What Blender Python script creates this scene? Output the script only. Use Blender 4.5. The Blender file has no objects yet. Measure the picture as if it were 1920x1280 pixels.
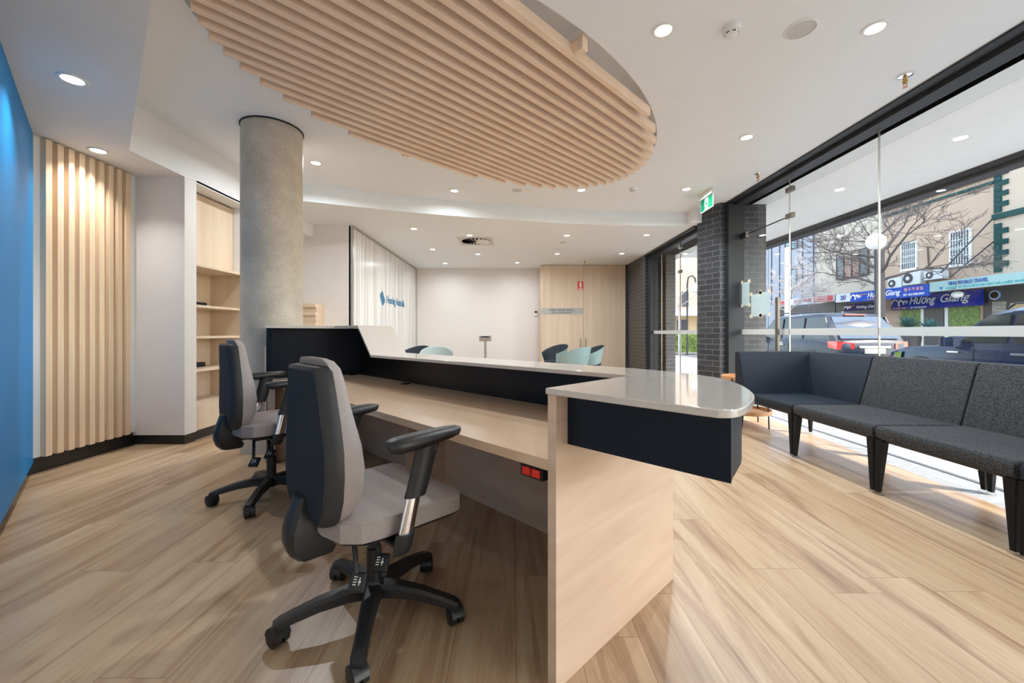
import bpy, bmesh, math, random
from mathutils import Vector, Matrix
random.seed(7)
S = bpy.context.scene
COL = S.collection
PI = math.pi
H = 1.13            # eye height
F = 768.0           # focal length in pixels of the 1920 wide frame
def onz(px, py, z):
    "point of the photo on the horizontal plane z"
    Y = F * (H - z) / (py - 623.0)
    return ((px - 960) / F * Y, Y)
def onx(px, py, X):
    "point of the photo on the plane x = X: gives (y, z)"
    Y = X * F / (px - 960.0)
    return (Y, H + (623.0 - py) / F * Y)
UX, UY = -.7009, .7133     # long direction of the reception desk
VX, VY = .7133, .7009      # its depth direction
def uv(u, v): return (VX*v + UX*u, VY*v + UY*u)

# ------------------------------------------------------------------ materials
def new_mat(name):
    m = bpy.data.materials.new(name); m.use_nodes = True
    nt = m.node_tree; b = nt.nodes['Principled BSDF']
    return m, nt, b
def N(nt, t, **k):
    n = nt.nodes.new(t)
    for a, v in k.items(): setattr(n, a, v)
    return n
def coords(nt, scale=(1,1,1), rot=(0,0,0)):
    tc = N(nt, 'ShaderNodeTexCoord'); mp = N(nt, 'ShaderNodeMapping')
    mp.inputs['Scale'].default_value = scale; mp.inputs['Rotation'].default_value = rot
    nt.links.new(tc.outputs['Object'], mp.inputs['Vector'])
    return mp.outputs['Vector']
def ramp(nt, fac, stops):
    r = N(nt, 'ShaderNodeValToRGB'); e = r.color_ramp.elements
    while len(e) < len(stops): e.new(.5)
    for i, (p, c) in enumerate(stops):
        e[i].position = p; e[i].color = (*c, 1)
    nt.links.new(fac, r.inputs['Fac']); return r.outputs['Color']
def bump(nt, b, h, strength, dist=.002):
    bp = N(nt, 'ShaderNodeBump'); bp.inputs['Strength'].default_value = strength
    bp.inputs['Distance'].default_value = dist
    nt.links.new(h, bp.inputs['Height']); nt.links.new(bp.outputs['Normal'], b.inputs['Normal'])
def plain(name, col, rough=.5, metal=0, spec=.5, var=.04, scale=6, bmp=0, bscale=200, coat=0):
    m, nt, b = new_mat(name)
    n = N(nt, 'ShaderNodeTexNoise'); n.inputs['Scale'].default_value = scale; n.inputs['Detail'].default_value = 3
    nt.links.new(coords(nt), n.inputs['Vector'])
    lo = tuple(max(0, c*(1-var)) for c in col); hi = tuple(min(1, c*(1+var)) for c in col)
    nt.links.new(ramp(nt, n.outputs['Fac'], [(.3, lo), (.7, hi)]), b.inputs['Base Color'])
    b.inputs['Roughness'].default_value = rough; b.inputs['Metallic'].default_value = metal
    b.inputs['Specular IOR Level'].default_value = spec
    if coat: b.inputs['Coat Weight'].default_value = coat; b.inputs['Coat Roughness'].default_value = .05
    if bmp:
        n2 = N(nt, 'ShaderNodeTexNoise'); n2.inputs['Scale'].default_value = bscale
        nt.links.new(coords(nt), n2.inputs['Vector']); bump(nt, b, n2.outputs['Fac'], bmp)
    return m
def wood(name, c0, c1, scale=(1,1,1), rot=(0,0,0), rough=.45, strength=1.0, dark=None):
    "scale: small along the grain"
    m, nt, b = new_mat(name)
    v = coords(nt, scale, rot)
    n = N(nt, 'ShaderNodeTexNoise'); n.inputs['Scale'].default_value = 1; n.inputs['Detail'].default_value = 8
    n.inputs['Roughness'].default_value = .6; n.inputs['Distortion'].default_value = .4
    nt.links.new(v, n.inputs['Vector'])
    stops = [(.3, c0), (.7, c1)]
    if dark: stops = [(.22, dark), (.36, c0), (.7, c1)]
    nt.links.new(ramp(nt, n.outputs['Fac'], stops), b.inputs['Base Color'])
    b.inputs['Roughness'].default_value = rough
    return m
def emit(name, col, strength):
    m, nt, b = new_mat(name)
    b.inputs['Base Color'].default_value = (*col, 1)
    b.inputs['Emission Color'].default_value = (*col, 1); b.inputs['Emission Strength'].default_value = strength
    return m
def wallvec(nt, sx=1, sz=1):
    "(run along the wall, height) from the object position whatever way the wall faces"
    tc = N(nt, 'ShaderNodeTexCoord'); g = N(nt, 'ShaderNodeNewGeometry')
    sp = N(nt, 'ShaderNodeSeparateXYZ'); sn = N(nt, 'ShaderNodeSeparateXYZ')
    nt.links.new(tc.outputs['Object'], sp.inputs[0]); nt.links.new(g.outputs['True Normal'], sn.inputs[0])
    ax = N(nt, 'ShaderNodeMath', operation='ABSOLUTE'); nt.links.new(sn.outputs['X'], ax.inputs[0])
    gt = N(nt, 'ShaderNodeMath', operation='GREATER_THAN'); gt.inputs[1].default_value = .6
    nt.links.new(ax.outputs[0], gt.inputs[0])
    mx = N(nt, 'ShaderNodeMix', data_type='FLOAT')
    nt.links.new(gt.outputs[0], mx.inputs[0]); nt.links.new(sp.outputs['X'], mx.inputs[2]); nt.links.new(sp.outputs['Y'], mx.inputs[3])
    cb = N(nt, 'ShaderNodeCombineXYZ'); nt.links.new(mx.outputs[0], cb.inputs[0]); nt.links.new(sp.outputs['Z'], cb.inputs[1])
    return cb.outputs[0]
def brick(name, c1, c2, mortar, bw=.23, rh=.086, ms=.006, rough=.3):
    m, nt, b = new_mat(name)
    t = N(nt, 'ShaderNodeTexBrick'); t.inputs['Scale'].default_value = 1
    t.inputs['Brick Width'].default_value = bw; t.inputs['Row Height'].default_value = rh
    t.inputs['Mortar Size'].default_value = ms; t.inputs['Mortar Smooth'].default_value = .1
    t.inputs['Color1'].default_value = (*c1, 1); t.inputs['Color2'].default_value = (*c2, 1); t.inputs['Mortar'].default_value = (*mortar, 1)
    nt.links.new(wallvec(nt), t.inputs['Vector']); nt.links.new(t.outputs['Color'], b.inputs['Base Color'])
    b.inputs['Roughness'].default_value = rough
    inv = N(nt, 'ShaderNodeMath', operation='SUBTRACT'); inv.inputs[0].default_value = 1
    nt.links.new(t.outputs['Fac'], inv.inputs[1]); bump(nt, b, inv.outputs[0], .6, .004)
    return m
def glass(name, tint=(1,1,1), refl=1.0, haze=0.0):
    "thin clear sheet: lets the light through straight and mirrors by Fresnel"
    m, nt, b = new_mat(name)
    out = nt.nodes['Material Output']; nt.nodes.remove(b)
    tr = N(nt, 'ShaderNodeBsdfTransparent'); tr.inputs[0].default_value = (*tint, 1)
    gl = N(nt, 'ShaderNodeBsdfGlossy'); gl.inputs['Roughness'].default_value = .01
    fr = N(nt, 'ShaderNodeFresnel'); fr.inputs[0].default_value = 1.45
    ml = N(nt, 'ShaderNodeMath', operation='MULTIPLY'); ml.inputs[1].default_value = refl
    geo = N(nt, 'ShaderNodeNewGeometry'); fb = N(nt, 'ShaderNodeMath', operation='SUBTRACT'); fb.inputs[0].default_value = refl
    nt.links.new(geo.outputs['Backfacing'], fb.inputs[1]); fb.use_clamp = True
    nt.links.new(fb.outputs[0], ml.inputs[1])
    nt.links.new(fr.outputs[0], ml.inputs[0])
    mx = N(nt, 'ShaderNodeMixShader')
    nt.links.new(ml.outputs[0], mx.inputs[0]); nt.links.new(tr.outputs[0], mx.inputs[1]); nt.links.new(gl.outputs[0], mx.inputs[2])
    nt.links.new(mx.outputs[0], out.inputs['Surface'])
    return m
def floor_mat():
    m, nt, b = new_mat('plank_floor')
    tc = N(nt, 'ShaderNodeTexCoord'); mp = N(nt, 'ShaderNodeMapping')
    # every plank row is slid along by its own random length
    s0 = N(nt, 'ShaderNodeSeparateXYZ'); nt.links.new(tc.outputs['Object'], s0.inputs[0])
    r0 = N(nt, 'ShaderNodeMath', operation='ADD'); r0.inputs[1].default_value = -.015 + .228*40; nt.links.new(s0.outputs['X'], r0.inputs[0])
    r1 = N(nt, 'ShaderNodeMath', operation='DIVIDE'); r1.inputs[1].default_value = .228; nt.links.new(r0.outputs[0], r1.inputs[0])
    r2 = N(nt, 'ShaderNodeMath', operation='FLOOR'); nt.links.new(r1.outputs[0], r2.inputs[0])
    wn = N(nt, 'ShaderNodeTexWhiteNoise', noise_dimensions='1D'); nt.links.new(r2.outputs[0], wn.inputs['W'])
    w5 = N(nt, 'ShaderNodeMath', operation='MULTIPLY_ADD'); w5.inputs[1].default_value = 7.5; nt.links.new(wn.outputs['Value'], w5.inputs[0]); nt.links.new(s0.outputs['Y'], w5.inputs[2])
    c0 = N(nt, 'ShaderNodeCombineXYZ'); nt.links.new(w5.outputs[0], c0.inputs[0]); nt.links.new(r0.outputs[0], c0.inputs[1])
    nt.links.new(c0.outputs[0], mp.inputs['Vector'])
    def br(c1, c2, mo, ms):
        t = N(nt, 'ShaderNodeTexBrick'); t.offset = 0; t.offset_frequency = 2
        t.inputs['Scale'].default_value = 1; t.inputs['Brick Width'].default_value = 1.5; t.inputs['Row Height'].default_value = .228
        t.inputs['Mortar Size'].default_value = ms; t.inputs['Mortar Smooth'].default_value = 0; t.inputs['Bias'].default_value = 0
        t.inputs['Color1'].default_value = (*c1, 1); t.inputs['Color2'].default_value = (*c2, 1); t.inputs['Mortar'].default_value = (*mo, 1)
        nt.links.new(mp.outputs['Vector'], t.inputs['Vector']); return t
    tb = br((0,0,0), (1,1,1), (.5,.5,.5), .0)
    # grain, shifted plank by plank
    sc = N(nt, 'ShaderNodeMapping'); sc.inputs['Scale'].default_value = (15, 1.0, 1)
    nt.links.new(tc.outputs['Object'], sc.inputs['Vector'])
    cb = N(nt, 'ShaderNodeVectorMath', operation='MULTIPLY'); cb.inputs[1].default_value = (37, 53, 0)
    nt.links.new(tb.outputs['Color'], cb.inputs[0])
    ad = N(nt, 'ShaderNodeVectorMath', operation='ADD'); nt.links.new(sc.outputs['Vector'], ad.inputs[0]); nt.links.new(cb.outputs[0], ad.inputs[1])
    n1 = N(nt, 'ShaderNodeTexNoise'); n1.inputs['Scale'].default_value = .5; n1.inputs['Detail'].default_value = 6; n1.inputs['Distortion'].default_value = 1.1; n1.inputs['Roughness'].default_value = .65
    nt.links.new(ad.outputs[0], n1.inputs['Vector'])
    base = ramp(nt, n1.outputs['Fac'], [(.28, (.24,.14,.078)), (.40, (.41,.265,.158)), (.52, (.54,.385,.242)), (.72, (.63,.475,.322))])
    n2 = N(nt, 'ShaderNodeTexNoise'); n2.inputs['Scale'].default_value = 5; n2.inputs['Detail'].default_value = 4; n2.inputs['Roughness'].default_value = .7
    nt.links.new(ad.outputs[0], n2.inputs['Vector'])
    fine = ramp(nt, n2.outputs['Fac'], [(.3, (.84,.82,.80)), (.6, (1.0,1.0,1.0))])
    mu = N(nt, 'ShaderNodeMix', data_type='RGBA', blend_type='MULTIPLY'); mu.inputs[0].default_value = .9
    nt.links.new(base, mu.inputs[6]); nt.links.new(fine, mu.inputs[7])
    tone = ramp(nt, tb.outputs['Color'], [(0, (.90,.87,.85)), (1, (1.0,1.0,1.0))])
    m3 = N(nt, 'ShaderNodeMix', data_type='RGBA', blend_type='MULTIPLY'); m3.inputs[0].default_value = 1
    nt.links.new(mu.outputs[2], m3.inputs[6]); nt.links.new(tone, m3.inputs[7])
    tj = br((1,1,1), (1,1,1), (.62,.55,.48), .0016)
    m4 = N(nt, 'ShaderNodeMix', data_type='RGBA', blend_type='MULTIPLY'); m4.inputs[0].default_value = 1
    nt.links.new(m3.outputs[2], m4.inputs[6]); nt.links.new(tj.outputs['Color'], m4.inputs[7])
    nt.links.new(m4.outputs[2], b.inputs['Base Color'])
    vk = N(nt, 'ShaderNodeTexVoronoi'); vk.inputs['Scale'].default_value = 1
    mk = N(nt, 'ShaderNodeMapping'); mk.inputs['Scale'].default_value = (5.5, 1.7, 1); nt.links.new(tc.outputs['Object'], mk.inputs['Vector']); nt.links.new(mk.outputs[0], vk.inputs['Vector'])
    kn = ramp(nt, vk.outputs['Distance'], [(.0, (.50,.42,.36)), (.045, (.78,.74,.70)), (.12, (1,1,1))])
    m5 = N(nt, 'ShaderNodeMix', data_type='RGBA', blend_type='MULTIPLY'); m5.inputs[0].default_value = .8
    nt.links.new(m4.outputs[2], m5.inputs[6]); nt.links.new(kn, m5.inputs[7]); nt.links.new(m5.outputs[2], b.inputs['Base Color'])
    b.inputs['Roughness'].default_value = .33
    return m
def tile_mat(name, c0, c1, c2):
    m, nt, b = new_mat(name)
    t = N(nt, 'ShaderNodeTexBrick'); t.inputs['Scale'].default_value = 1; t.inputs['Brick Width'].default_value = .6; t.inputs['Row Height'].default_value = .3
    t.inputs['Mortar Size'].default_value = .003
    t.inputs['Color1'].default_value = (*c0, 1); t.inputs['Color2'].default_value = (*c1, 1); t.inputs['Mortar'].default_value = (*c2, 1)
    nt.links.new(coords(nt), t.inputs['Vector'])
    n = N(nt, 'ShaderNodeTexNoise'); n.inputs['Scale'].default_value = 1; n.inputs['Detail'].default_value = 2
    nt.links.new(coords(nt, (6, 60, 1)), n.inputs['Vector'])
    st = ramp(nt, n.outputs['Fac'], [(.6, (1,1,1)), (.66, (1.6,1.6,1.6))])
    mu = N(nt, 'ShaderNodeMix', data_type='RGBA', blend_type='MULTIPLY'); mu.inputs[0].default_value = 1
    nt.links.new(t.outputs['Color'], mu.inputs[6]); nt.links.new(st, mu.inputs[7])
    nt.links.new(mu.outputs[2], b.inputs['Base Color']); b.inputs['Roughness'].default_value = .7
    return m
def concrete():
    m, nt, b = new_mat('concrete')
    n = N(nt, 'ShaderNodeTexNoise'); n.inputs['Scale'].default_value = 2.2; n.inputs['Detail'].default_value = 8; n.inputs['Roughness'].default_value = .65
    nt.links.new(coords(nt), n.inputs['Vector'])
    c = ramp(nt, n.outputs['Fac'], [(.3, (.38,.34,.28)), (.5, (.52,.47,.395)), (.7, (.66,.60,.51))])
    v = N(nt, 'ShaderNodeTexVoronoi'); v.inputs['Scale'].default_value = 9; nt.links.new(coords(nt), v.inputs['Vector'])
    pit = ramp(nt, v.outputs['Distance'], [(.03, (.35,.33,.3)), (.06, (1,1,1))])
    n2 = N(nt, 'ShaderNodeTexNoise'); n2.inputs['Scale'].default_value = 120; nt.links.new(coords(nt), n2.inputs['Vector'])
    sp = ramp(nt, n2.outputs['Fac'], [(.35, (.86,.86,.86)), (.65, (1.1,1.1,1.1))])
    a = N(nt, 'ShaderNodeMix', data_type='RGBA', blend_type='MULTIPLY'); a.inputs[0].default_value = 1
    nt.links.new(c, a.inputs[6]); nt.links.new(pit, a.inputs[7])
    d = N(nt, 'ShaderNodeMix', data_type='RGBA', blend_type='MULTIPLY'); d.inputs[0].default_value = 1
    nt.links.new(a.outputs[2], d.inputs[6]); nt.links.new(sp, d.inputs[7])
    nt.links.new(d.outputs[2], b.inputs['Base Color']); b.inputs['Roughness'].default_value = .55
    bump(nt, b, n2.outputs['Fac'], .15)
    return m
def stripes(name, c0, c1, freq, rough=.3):
    "soft hanging folds printed on the glass film"
    m, nt, b = new_mat(name)
    n = N(nt, 'ShaderNodeTexNoise'); n.inputs['Scale'].default_value = 1; n.inputs['Detail'].default_value = 1.5; n.inputs['Distortion'].default_value = .3
    nt.links.new(coords(nt, (1, freq, .35)), n.inputs['Vector'])
    nt.links.new(ramp(nt, n.outputs['Fac'], [(.36, c0), (.6, c1)]), b.inputs['Base Color'])
    b.inputs['Roughness'].default_value = rough
    return m

M = dict(
 white = plain('white_paint', (.80,.81,.82), .6, var=.01),
 ceilw = plain('bounce_offset_ceiling_paint', (.89,.86,.80), .7, var=.01),  # white ceiling tinted warm to offset blue light bounced off the wall
 ceil = plain('ceiling_paint', (.815,.86,.90), .7, var=.01),
 wallg = plain('grey_white_paint', (.77,.745,.725), .6, var=.01),
 blue = plain('blue_paint', (.002,.23,.60), .5, spec=.25, var=.04, scale=1.5),
 black = plain('black_skirting', (.018,.017,.016), .35),
 frame = plain('dark_aluminium', (.028,.031,.036), .45, 0, spec=.35),
 floor = floor_mat(),
 tile = tile_mat('stone_tile', (.30,.31,.32), (.34,.35,.36), (.2,.2,.2)),
 pave = tile_mat('street_paving', (.42,.42,.42), (.46,.46,.45), (.3,.3,.3)),
 asphalt = plain('asphalt', (.16,.16,.165), .85, var=.15, scale=30),
 conc = concrete(),
 batten = wood('pine_batten', (.70,.52,.35), (.82,.65,.47), (14,14,.8), rough=.5),
 slat = wood('ash_slat', (.80,.61,.46), (.88,.70,.55), (3,3,3), rough=.5),
 maple = wood('maple_veneer', (.62,.455,.33), (.74,.58,.45), (1.2,1.2,9), (0,0,0), rough=.42, dark=(.55,.40,.29)),
 mapleh = wood('maple_desktop', (.62,.43,.28), (.72,.53,.37), (9,.9,6), (0,0,PI/4), rough=.28),
 maplev = wood('maple_cupboard', (.64,.50,.37), (.74,.61,.47), (9,9,.5), rough=.4),
 stone = plain('quartz_top', (.62,.57,.52), .08, var=.02, scale=60, coat=.3),
 navy = plain('navy_laminate', (.004,.009,.020), .42, spec=.22),
 darklam = plain('charcoal_laminate', (.010,.0085,.008), .32, spec=.35, var=.3, scale=3),
 brick = brick('dark_brick', (.024,.027,.034), (.040,.044,.052), (.11,.115,.125)),
 glass = glass('clear_glass', (.97,.985,.98), .9),
 frost = plain('frosted_band', (.58,.62,.63), .6, var=.01),
 steel = plain('brushed_steel', (.55,.54,.52), .25, 1),
 steeld = plain('dark_steel', (.20,.18,.16), .3, 1),
 chrome = plain('chrome', (.85,.85,.86), .06, 1, var=.01),
 brass = plain('brass', (.50,.33,.11), .25, 1),
 copper = plain('copper', (.72,.33,.2), .3, 1),
 legb = plain('black_leg', (.006,.006,.007), .6, spec=.2),
 plastic = plain('black_plastic', (.016,.016,.017), .42),
 shell = plain('charcoal_shell', (.012,.018,.030), .75, spec=.25, bmp=.1, bscale=500),
 shellg = plain('grey_plastic_rim', (.030,.031,.033), .5, spec=.35),
 fabric = plain('grey_fabric', (.34,.30,.29), .9, var=.10, scale=220, bmp=.4, bscale=700),
 sofag = plain('charcoal_tweed', (.040,.044,.050), .95, var=.8, scale=110, bmp=.6, bscale=500),
 sofan = plain('navy_upholstery', (.011,.018,.030), .65, spec=.3, bmp=.15, bscale=600),
 teal = plain('pale_teal_shell', (.28,.43,.45), .5),
 palec = plain('pale_grey_shell', (.36,.42,.41), .5),
 lining = plain('ink_lining', (.02,.032,.045), .7),
 tray = wood('oak_tray', (.52,.27,.12), (.64,.36,.18), (20,2,2), rough=.4),
 white_pl = plain('white_plastic', (.78,.78,.77), .35, var=.01),
 grille = plain('speaker_mesh', (.6,.6,.6), .6, bmp=.5, bscale=900),
 lens = emit('lamp_lens', (1,.98,.94), 9),
 green = plain('exit_green', (.0,.11,.05), .5, spec=.2),
 signw = plain('sign_white', (.85,.87,.85), .4, var=.01),
 red = plain('signal_red', (.75,.03,.015), .4),
 grey_lbl = plain('grey_vinyl', (.42,.45,.44), .5),
 ink = plain('dark_lettering', (.06,.06,.065), .5),
 logo = plain('logo_blue', (.03,.22,.42), .4),
 film = stripes('curtain_film', (.58,.585,.59), (.80,.80,.795), 12, .2),
 paper = plain('paper', (.46,.60,.63), .8),
 tape = plain('masking_tape', (.72,.66,.5), .8),
 dark = plain('dark_gap', (.01,.01,.01), .8),
 slabg = plain('soffit_grey', (.70,.72,.71), .7, var=.01),
 clearft = glass('clear_foot', (.9,.9,.9), 1.0),
 # street
 beige = plain('beige_render', (.52,.375,.27), .8, var=.04, scale=1),
 beige2 = plain('pale_beige_render', (.58,.46,.35), .8, var=.03, scale=1),
 cream = plain('cream_render', (.56,.485,.385), .8, var=.05, scale=1),
 greyw = plain('grey_cladding', (.38,.40,.45), .7, var=.04, scale=1),
 gtrim = plain('green_trim', (.003,.055,.055), .6, spec=.2),
 wwhite = plain('white_grille', (.82,.83,.82), .5),
 pane = plain('dark_pane', (.06,.07,.08), .1),
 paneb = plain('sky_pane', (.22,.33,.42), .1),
 curt = plain('brown_curtain', (.36,.22,.17), .7, var=.3, scale=4),
 sblue = plain('sign_blue', (.008,.02,.36), .7, spec=.15, var=.01),
 sblue2 = plain('sign_blue_pale', (.02,.075,.42), .7, spec=.15, var=.01),
 snavy = plain('sign_navy', (.01,.01,.10), .7, spec=.15),
 smint = plain('sign_mint', (.34,.50,.48), .7, spec=.2),
 sred = plain('sign_red', (.55,.06,.07), .5),
 spale = plain('sign_pale', (.66,.68,.70), .6),
 tblue = plain('lettering_blue', (.02,.10,.35), .5),
 ttur = plain('lettering_turquoise', (.02,.38,.40), .5),
 tpink = plain('lettering_pink', (.75,.32,.38), .5),
 tor = plain('lettering_orange', (.85,.40,.15), .5),
 twh = plain('lettering_white', (.88,.88,.86), .5, var=.01),
 acw = plain('ac_casing', (.66,.68,.68), .5),
 carw = plain('dark_slate_paint', (.016,.024,.04), .22, 0, spec=.35),
 carb = plain('dark_blue_paint', (.008,.022,.06), .18, 0, spec=.4),
 carg = plain('car_glass', (.03,.036,.036), .06, spec=.5),
 carg2 = plain('rear_glass', (.10,.13,.17), .8, spec=.02),
 tyre = plain('tyre', (.015,.015,.015), .8),
 lred = plain('tail_lens', (.75,.02,.015), .1, coat=1),
 orange = plain('amber_lens', (.9,.35,.03), .2),
 bark = plain('bark', (.10,.085,.08), .9, var=.2, scale=20),
 barkw = plain('pale_bark', (.50,.45,.42), .9, var=.2, scale=20),
 leaf_refl = plain('leaf_and_reflection', (.15,.24,.04), .6, var=.5, scale=9),  # hedge foliage, also the foliage reflections painted on shop panes
 spike = plain('blue_green_leaf', (.04,.16,.15), .5, var=.4, scale=8),
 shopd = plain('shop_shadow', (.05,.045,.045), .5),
 stonew = brick('stacked_stone', (.35,.30,.26), (.5,.45,.4), (.2,.18,.16), .3, .07, .008, .8),
 ybase = plain('ochre_render', (.62,.45,.25), .8),
 metalroof = plain('white_awning_soffit', (.80,.80,.785), .6, var=.02),
)

# ------------------------------------------------------------------ mesh helpers
class MB:
    def __init__(s): s.v = []; s.f = []
    def add(s, vs, fs):
        o = len(s.v); s.v += [tuple(p) for p in vs]; s.f += [tuple(i+o for i in f) for f in fs]; return s
    def box(s, x0, x1, y0, y1, z0, z1):
        return s.prism([(x0,y0),(x1,y0),(x1,y1),(x0,y1)], z0, z1)
    def prism(s, poly, z0, z1):
        n = len(poly)
        a = sum(poly[i][0]*poly[(i+1)%n][1]-poly[(i+1)%n][0]*poly[i][1] for i in range(n))
        if a < 0: poly = poly[::-1]
        zb = z0 if callable(z0) else (lambda x, y: z0); zt = z1 if callable(z1) else (lambda x, y: z1)
        vs = [(x,y,zb(x,y)) for x,y in poly] + [(x,y,zt(x,y)) for x,y in poly]
        fs = [tuple(range(n))[::-1], tuple(range(n,2*n))] + [(i,(i+1)%n,n+(i+1)%n,n+i) for i in range(n)]
        return s.add(vs, fs)
    def hexa(s, p):   # 8 points: bottom ring 4, top ring 4
        return s.add(p, [(3,2,1,0),(4,5,6,7),(0,1,5,4),(1,2,6,5),(2,3,7,6),(3,0,4,7)])
    def loft(s, rings, cap0=True, cap1=True, closed=True):
        n = len(rings[0]); vs = [p for r in rings for p in r]; fs = []
        for k in range(len(rings)-1):
            for i in range(n if closed else n-1):
                j = (i+1) % n
                fs.append((k*n+i, k*n+j, (k+1)*n+j, (k+1)*n+i))
        if cap0: fs.append(tuple(range(n))[::-1])
        if cap1: fs.append(tuple(range((len(rings)-1)*n, len(rings)*n)))
        return s.add(vs, fs)
    def lathe(s, prof, n=24, c=(0,0,0), axis='z'):
        rings = []
        for r, z in prof:
            ring = []
            for i in range(n):
                a = 2*PI*i/n
                p = (r*math.cos(a), r*math.sin(a), z)
                if axis == 'x': p = (z, p[0], p[1])
                if axis == 'y': p = (p[0], z, p[1])
                ring.append((p[0]+c[0], p[1]+c[1], p[2]+c[2]))
            rings.append(ring)
        return s.loft(rings)
    def tube(s, pts, rs, n=8):
        if not isinstance(rs, (list, tuple)): rs = [rs]*len(pts)
        pts = [Vector(p) for p in pts]; rings = []
        up = Vector((0,0,1)); d0 = (pts[1]-pts[0]).normalized()
        if abs(d0.dot(up)) > .95: up = Vector((1,0,0))
        a = d0.cross(up).normalized()
        for i, p in enumerate(pts):
            d = (pts[min(i+1,len(pts)-1)] - pts[max(i-1,0)]).normalized()
            a = (a - d*a.dot(d)).normalized(); b = d.cross(a)
            rings.append([tuple(p + (a*math.cos(2*PI*k/n) + b*math.sin(2*PI*k/n))*rs[i]) for k in range(n)])
        return s.loft(rings)
    def build(s, name, mat, parent=None, bevel=0, smooth=True, angle=35, seg=2, sub=0):
        me = bpy.data.meshes.new(name); me.from_pydata(s.v, [], s.f)
        bm = bmesh.new(); bm.from_mesh(me); bmesh.ops.recalc_face_normals(bm, faces=bm.faces); bm.to_mesh(me); bm.free()
        me.materials.append(mat)
        if smooth:
            me.polygons.foreach_set('use_smooth', [True]*len(me.polygons))
            me.set_sharp_from_angle(angle=math.radians(angle))
        o = bpy.data.objects.new(name, me); COL.objects.link(o)
        if bevel:
            b = o.modifiers.new('Bevel', 'BEVEL'); b.width = bevel; b.segments = seg; b.limit_method = 'ANGLE'; b.angle_limit = math.radians(40)
            b.harden_normals = True
        if sub:
            b = o.modifiers.new('Subdivision', 'SUBSURF'); b.levels = sub; b.render_levels = sub
        if parent: o.parent = parent
        return o
def thing(name, label, cat, loc=(0,0,0), rz=0, group=None):
    o = bpy.data.objects.new(name, None); COL.objects.link(o); o.empty_display_size = .1
    o.location = loc; o.rotation_euler = (0,0,rz); o['label'] = label; o['category'] = cat
    if group: o['group'] = group
    return o
def tag(o, label, cat, group=None, kind=None):
    o['label'] = label; o['category'] = cat
    if group: o['group'] = group
    if kind: o['kind'] = kind
    return o
def struct(o): o['kind'] = 'structure'; return o
def B(x0,x1,y0,y1,z0,z1): return MB().box(x0,x1,y0,y1,z0,z1)
def dup(root, loc, rz=None, label=None, group=None):
    r = root.copy(); COL.objects.link(r); r.location = loc
    if rz is not None: r.rotation_euler = (0,0,rz)
    if label: r['label'] = label
    if group: r['group'] = group
    for ch in [c for c in root.children]:
        c = ch.copy(); COL.objects.link(c); c.parent = r
        for g in ch.children:
            d = g.copy(); COL.objects.link(d); d.parent = c
    return r
def text(name, s, mat, o, ax, ay, w=None, h=None, parent=None, ext=.004, shear=0, bold=0):
    "lettering as a mesh: lower left corner o, run direction ax, up direction ay, fitted to w x h"
    cu = bpy.data.curves.new('lettering', 'FONT'); cu.body = s; cu.extrude = .02; cu.shear = shear; cu.offset = bold
    cu.resolution_u = 3
    t = bpy.data.objects.new('lettering_tmp', cu); COL.objects.link(t)
    bpy.context.view_layer.update()
    me = bpy.data.meshes.new_from_object(t.evaluated_get(bpy.context.evaluated_depsgraph_get()))
    bpy.data.objects.remove(t); bpy.data.curves.remove(cu)
    xs = [v.co.x for v in me.vertices]; ys = [v.co.y for v in me.vertices]; zs = [v.co.z for v in me.vertices]
    if not xs: return None
    ax = Vector(ax); ay = Vector(ay); az = ax.cross(ay); o = Vector(o)
    sx = w/(max(xs)-min(xs)) if w else None; sy = h/(max(ys)-min(ys)) if h else sx
    if sx is None: sx = sy
    z0 = min(zs); dz = max(zs)-z0 or 1
    for v in me.vertices:
        v.co = o + ax*(v.co.x-min(xs))*sx + ay*(v.co.y-min(ys))*sy + az*((v.co.z-z0)/dz*ext)
    me.materials.clear(); me.materials.append(mat)
    ob = bpy.data.objects.new(name, me); COL.objects.link(ob); me.name = name
    if parent: ob.parent = parent
    return ob
def rrect(cx, cy, hx, hy, r, z, n=4, fz=None):
    pts = []
    for q, (sx, sy) in enumerate(((1,1),(-1,1),(-1,-1),(1,-1))):
        for k in range(n+1):
            a = PI/2*q + PI/2*k/n
            pts.append((cx+sx*(hx-r)+r*math.cos(a), cy+sy*(hy-r)+r*math.sin(a), z))
    return pts
def catmull(P, k=6, closed=False):
    out = []; n = len(P)
    for i in range(n-1):
        p0 = P[max(i-1,0)]; p1 = P[i]; p2 = P[i+1]; p3 = P[min(i+2,n-1)]
        for j in range(k):
            t = j/k
            out.append(tuple(.5*((2*p1[d])+(-p0[d]+p2[d])*t+(2*p0[d]-5*p1[d]+4*p2[d]-p3[d])*t*t+(-p0[d]+3*p1[d]-3*p2[d]+p3[d])*t**3) for d in range(len(p1))))
    out.append(tuple(P[-1])); return out
def offset(P, d):
    "shift an open polyline sideways (left of travel is positive)"
    out = []
    for i in range(len(P)):
        a = P[max(i-1,0)]; b = P[min(i+1,len(P)-1)]
        dx, dy = b[0]-a[0], b[1]-a[1]; l = math.hypot(dx,dy) or 1
        out.append((P[i][0]-dy/l*d, P[i][1]+dx/l*d))
    return out

ZC = 3.13; ZL = 2.70; ZB = H + 1.774     # main, left and rear ceilings
XG = 3.50                                # near shopfront glass
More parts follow.
